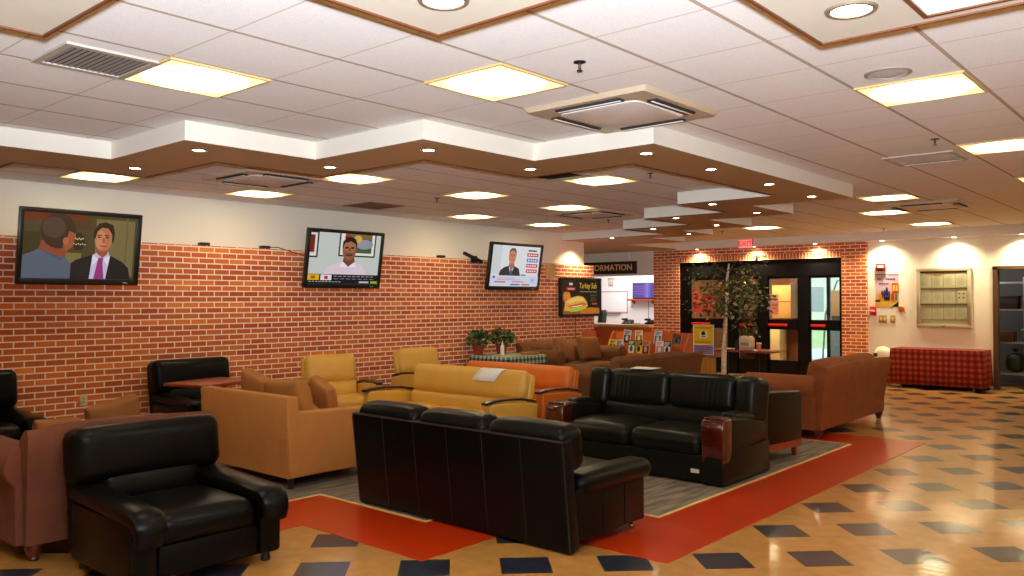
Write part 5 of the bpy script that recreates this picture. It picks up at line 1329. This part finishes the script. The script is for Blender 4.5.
def switch(y, lab, w):
    t = wall_thing('light_switch', lab, 'light switch', y, 1.225); MB().rbox(-w / 2, w / 2, -.01, 0, -.075, .075, .004).build('plate', mat('switch_plate_%d' % int(w * 100), srgb(196, 160, 84), .4, .4), t)
    for k in range(max(1, round(w / .07))):
        x = -w / 2 + w * (k + .5) / max(1, round(w / .07)); MB().rbox(x - .014, x + .014, -.018, -.009, -.028, .028, .003).build('rocker', IV, t)
switch(5.1, 'double brass light switch plate below the poster', .15); switch(4.92, 'single brass light switch plate right of the double one', .09)
t = wall_thing('thermostat_knob', 'small round orange button on the wall left of the notice case', 'button', 4.76, 1.42)
MB().lathe([(.001, .03), (.04, .028), (.05, .01), (.06, 0)], 18, 0, Matrix.Rotation(PI / 2, 4, 'X')).build('button', mat('orange_button', srgb(190, 70, 20), .4), t); MB().rbox(-.06, .06, -.006, 0, -.06, .06, .003).build('mount_plate', IV, t)
# notice case
t = wall_thing('notice_case', 'framed glass notice case holding three rows of white papers', 'notice board', 4.03, 1.63)
ALU = mat('brushed_aluminium', srgb(206, 190, 160), .35, .5)
m = MB()
for (a, b_, c, d) in ((-.46, .46, .485, .55), (-.46, .46, -.55, -.485), (-.46, -.395, -.5, .5), (.395, .46, -.5, .5)): m.rbox(a, b_, -.034, 0, c, d, .006)
m.build('frame', ALU, t); MB().box(-.4, .4, -.012, -.001, -.49, .49).build('backboard', mat('case_back', srgb(190, 176, 146), .7), t)
m = MB(); m.box(-.395, .395, -.024, -.01, .46, .485)
for z in (.165, -.125): m.box(-.395, .395, -.024, -.01, z - .008, z + .008)
m.build('rail', mat('case_rail', srgb(96, 80, 56), .5), t)
for r in range(3):
    for c in range(4):
        lab = 'paper'; w_, h_ = .175, .25
        pp = Pic(w_, h_, None, -.014 - .001 * c); pp.rect(0, 0, 1, 1, (222, 208, 178))
        if r == 1 and c == 3:
            for q in range(4): pp.ell(.3 + .4 * (q % 2), .3 + .3 * (q // 2), .08, .06, (60, 56, 50))
            pp.rect(.05, .02, .1, .98, (70, 64, 56))
        else:
            for q in range(9): pp.rect(.12, .14 + q * .085, .88 - (q * 37 % 5) * .06, .165 + q * .085, (176, 164, 140))
        if r == 0 and c == 1: pp.rect(.1, .02, .9, .12, (206, 120, 90))
        o = pp.build('notice_sheet', t)
        for v in o.data.vertices: v.co.x += -.295 + c * .197; v.co.z += .315 - r * .29
MB().box(-.395, .395, -.031, -.029, -.485, .485).build('glass_door', GLASS, t); MB().rbox(-.03, .03, -.042, -.034, -.53, -.515, .003).build('lock', BLACKM, t)

# table under a red plaid cloth
t = thing('folding_table', 'long folding table hidden by a red plaid cloth along the white wall', 'table', (16.29, 4.02, 0), -90)
MB().rbox(-.74, .74, -.28, .28, .665, .70, .008).build('table_top', mat('table_grey', srgb(190, 184, 170), .5), t)
for s in (-1, 1):
    MB().tube([(s * .6, -.24, 0), (s * .6, -.24, .66)], .014, 8).build('leg', GREYP, t); MB().tube([(s * .6, .24, 0), (s * .6, .24, .66)], .014, 8).build('leg', GREYP, t)
RP = plaid_mat('red_plaid', srgb(136, 28, 20), srgb(92, 14, 12), srgb(172, 66, 44), .1)
per = []
for (x0, y0, x1, y1, n) in ((-.755, -.295, .755, -.295, 40), (.755, -.295, .755, .295, 14), (.755, .295, -.755, .295, 40), (-.755, .295, -.755, -.295, 14)):
    for k in range(n): per.append((x0 + (x1 - x0) * k / n, y0 + (y1 - y0) * k / n))
n = len(per); V = [(p[0], p[1], .706) for p in per]; F = [list(range(n))]
for lv_, z in enumerate((.69, .4, .07)):
    for i, p in enumerate(per):
        k = (0.004, .02, .035)[lv_] * math.sin(i * .9) * (1 if lv_ else 0); corner = .03 * lv_ if min(abs(abs(p[0]) - .755) + abs(abs(p[1]) - .295), 1) < .08 else 0
        d = Vector((p[0] / .755 if abs(abs(p[0]) - .755) < .01 else 0, p[1] / .295 if abs(abs(p[1]) - .295) < .01 else 0)); d = d.normalized() if d.length else d
        yy = p[1] + d.y * (k * .4 + corner + .006)
        V.append((p[0] + d.x * (k + corner + .006), min(yy, .318), z))
    b0 = lv_ * n
    F += [(b0 + i, b0 + (i + 1) % n, b0 + n + (i + 1) % n, b0 + n + i) for i in range(n)]
o = MB().add(V, F, 0, True).build('tablecloth', RP); so = o.modifiers.new('t', 'SOLIDIFY'); so.thickness = .003; so.offset = 1
tag(o, 'red plaid tablecloth hanging nearly to the floor under the notice case', 'tablecloth', (16.29, 4.02, 0), -90)
t = thing('dome_bin', 'white round topped bin left of the red plaid table', 'bin', (16.3, 5.0, 0))
MB().lathe([(.001, 0), (.12, 0), (.145, .5), (.15, .52)], 22).build('body', PUREW, t); MB().lathe([(.155, .52), (.155, .56), (.14, .64), (.09, .7), (.001, .725)], 22).build('lid', mat('dome_white', srgb(240, 232, 206), .3), t)
MB().rbox(-.17, -.13, -.05, .05, .53, .6, .01, 0, Matrix.Rotation(math.radians(-40), 4, 'Z')).build('flap', BLACKP, t)

# store-room shelving
WIRE = mat('shelf_wire', (.55, .55, .54), .3, .9)
t = thing('wire_shelf', 'metal wire shelving in the dark store room', 'shelving', (17.55, 2.75, 0), -90)
for x in (-.62, .62):
    for y in (-.2, .2): MB().tube([(x, y, 0), (x, y, 2.0)], .016, 8).build('post', WIRE, t)
for z in (.25, .82, 1.42, 1.92):
    m = MB().box(-.62, .62, -.21, -.195, z - .03, z).box(-.62, .62, .195, .21, z - .03, z)
    for k in range(22): m.tube([(-.6 + k * .057, -.2, z - .004), (-.6 + k * .057, .2, z - .004)], .004, 5)
    m.build('shelf', WIRE, t)
MB().tube([(-.12, -.215, 0), (-.12, -.215, 2.0)], .02, 8).build('post', WIRE, t)
def stored(name, label, cat, x, z, build):
    M = Matrix.Rotation(math.radians(-90), 4, 'Z'); l = Vector((17.55, 2.75, 0)) + M @ Vector((x, -.02, z)); t = thing(name, label, cat, l, -90); build(t); return t
DB = mat('dark_box', srgb(50, 34, 28), .7); BR2 = mat('brown_box', srgb(96, 60, 38), .8)
stored('storage_box', 'dark box on the top store room shelf', 'box', -.38, 1.425, lambda t: (MB().rbox(-.15, .15, -.15, .15, 0, .2, .008).build('body', DB, t), MB().rbox(-.16, .16, -.16, .16, .2, .24, .008).build('lid', DB, t)))
stored('storage_box', 'brown box on the top store room shelf by the post', 'box', .08, 1.425, lambda t: (MB().rbox(-.12, .12, -.14, .14, 0, .26, .006).build('body', BR2, t), MB().box(-.121, .121, -.02, .02, .01, .261).build('tape', IV, t)))
stored('storage_box', 'small brown box on the middle store room shelf', 'box', -.42, .825, lambda t: (MB().rbox(-.12, .12, -.12, .12, 0, .18, .006).build('body', BR2, t), MB().box(-.121, .121, -.02, .02, .01, .181).build('tape', IV, t)))
stored('storage_tub', 'blue and white round tub on the middle store room shelf', 'tub', -.08 + .0, .825, lambda t: (MB().lathe([(.001, 0), (.11, 0), (.125, .2), (.13, .21)], 20).build('body', mat('tub_blue', srgb(90, 110, 140), .4), t), MB().lathe([(.135, .2), (.135, .225), (.001, .235)], 20).build('lid', mat('tub_white', srgb(200, 206, 214), .4), t)))
stored('garbage_bag', 'dark green bag on the bottom store room shelf', 'bag', -.3, .256, lambda t: (MB().cush(-.15, .15, -.13, .13, 0, .36, .12, (.01, .01, .0)).build('body', mat('green_bag', srgb(40, 56, 36), .4), t), MB().lathe([(.03, .38), (.05, .42), (.02, .44)], 10).build('knot', mat('green_bag2', srgb(40, 56, 36), .4), t)))

lp = bpy.data.lights.new('store_room_fill', 'POINT'); lp.energy = 14; lp.shadow_soft_size = .2  # unseen fill light added to brighten the store room
lpo = bpy.data.objects.new('store_room_fill', lp); COL.objects.link(lpo); lpo.location = (17.0, 3.6, 2.3)
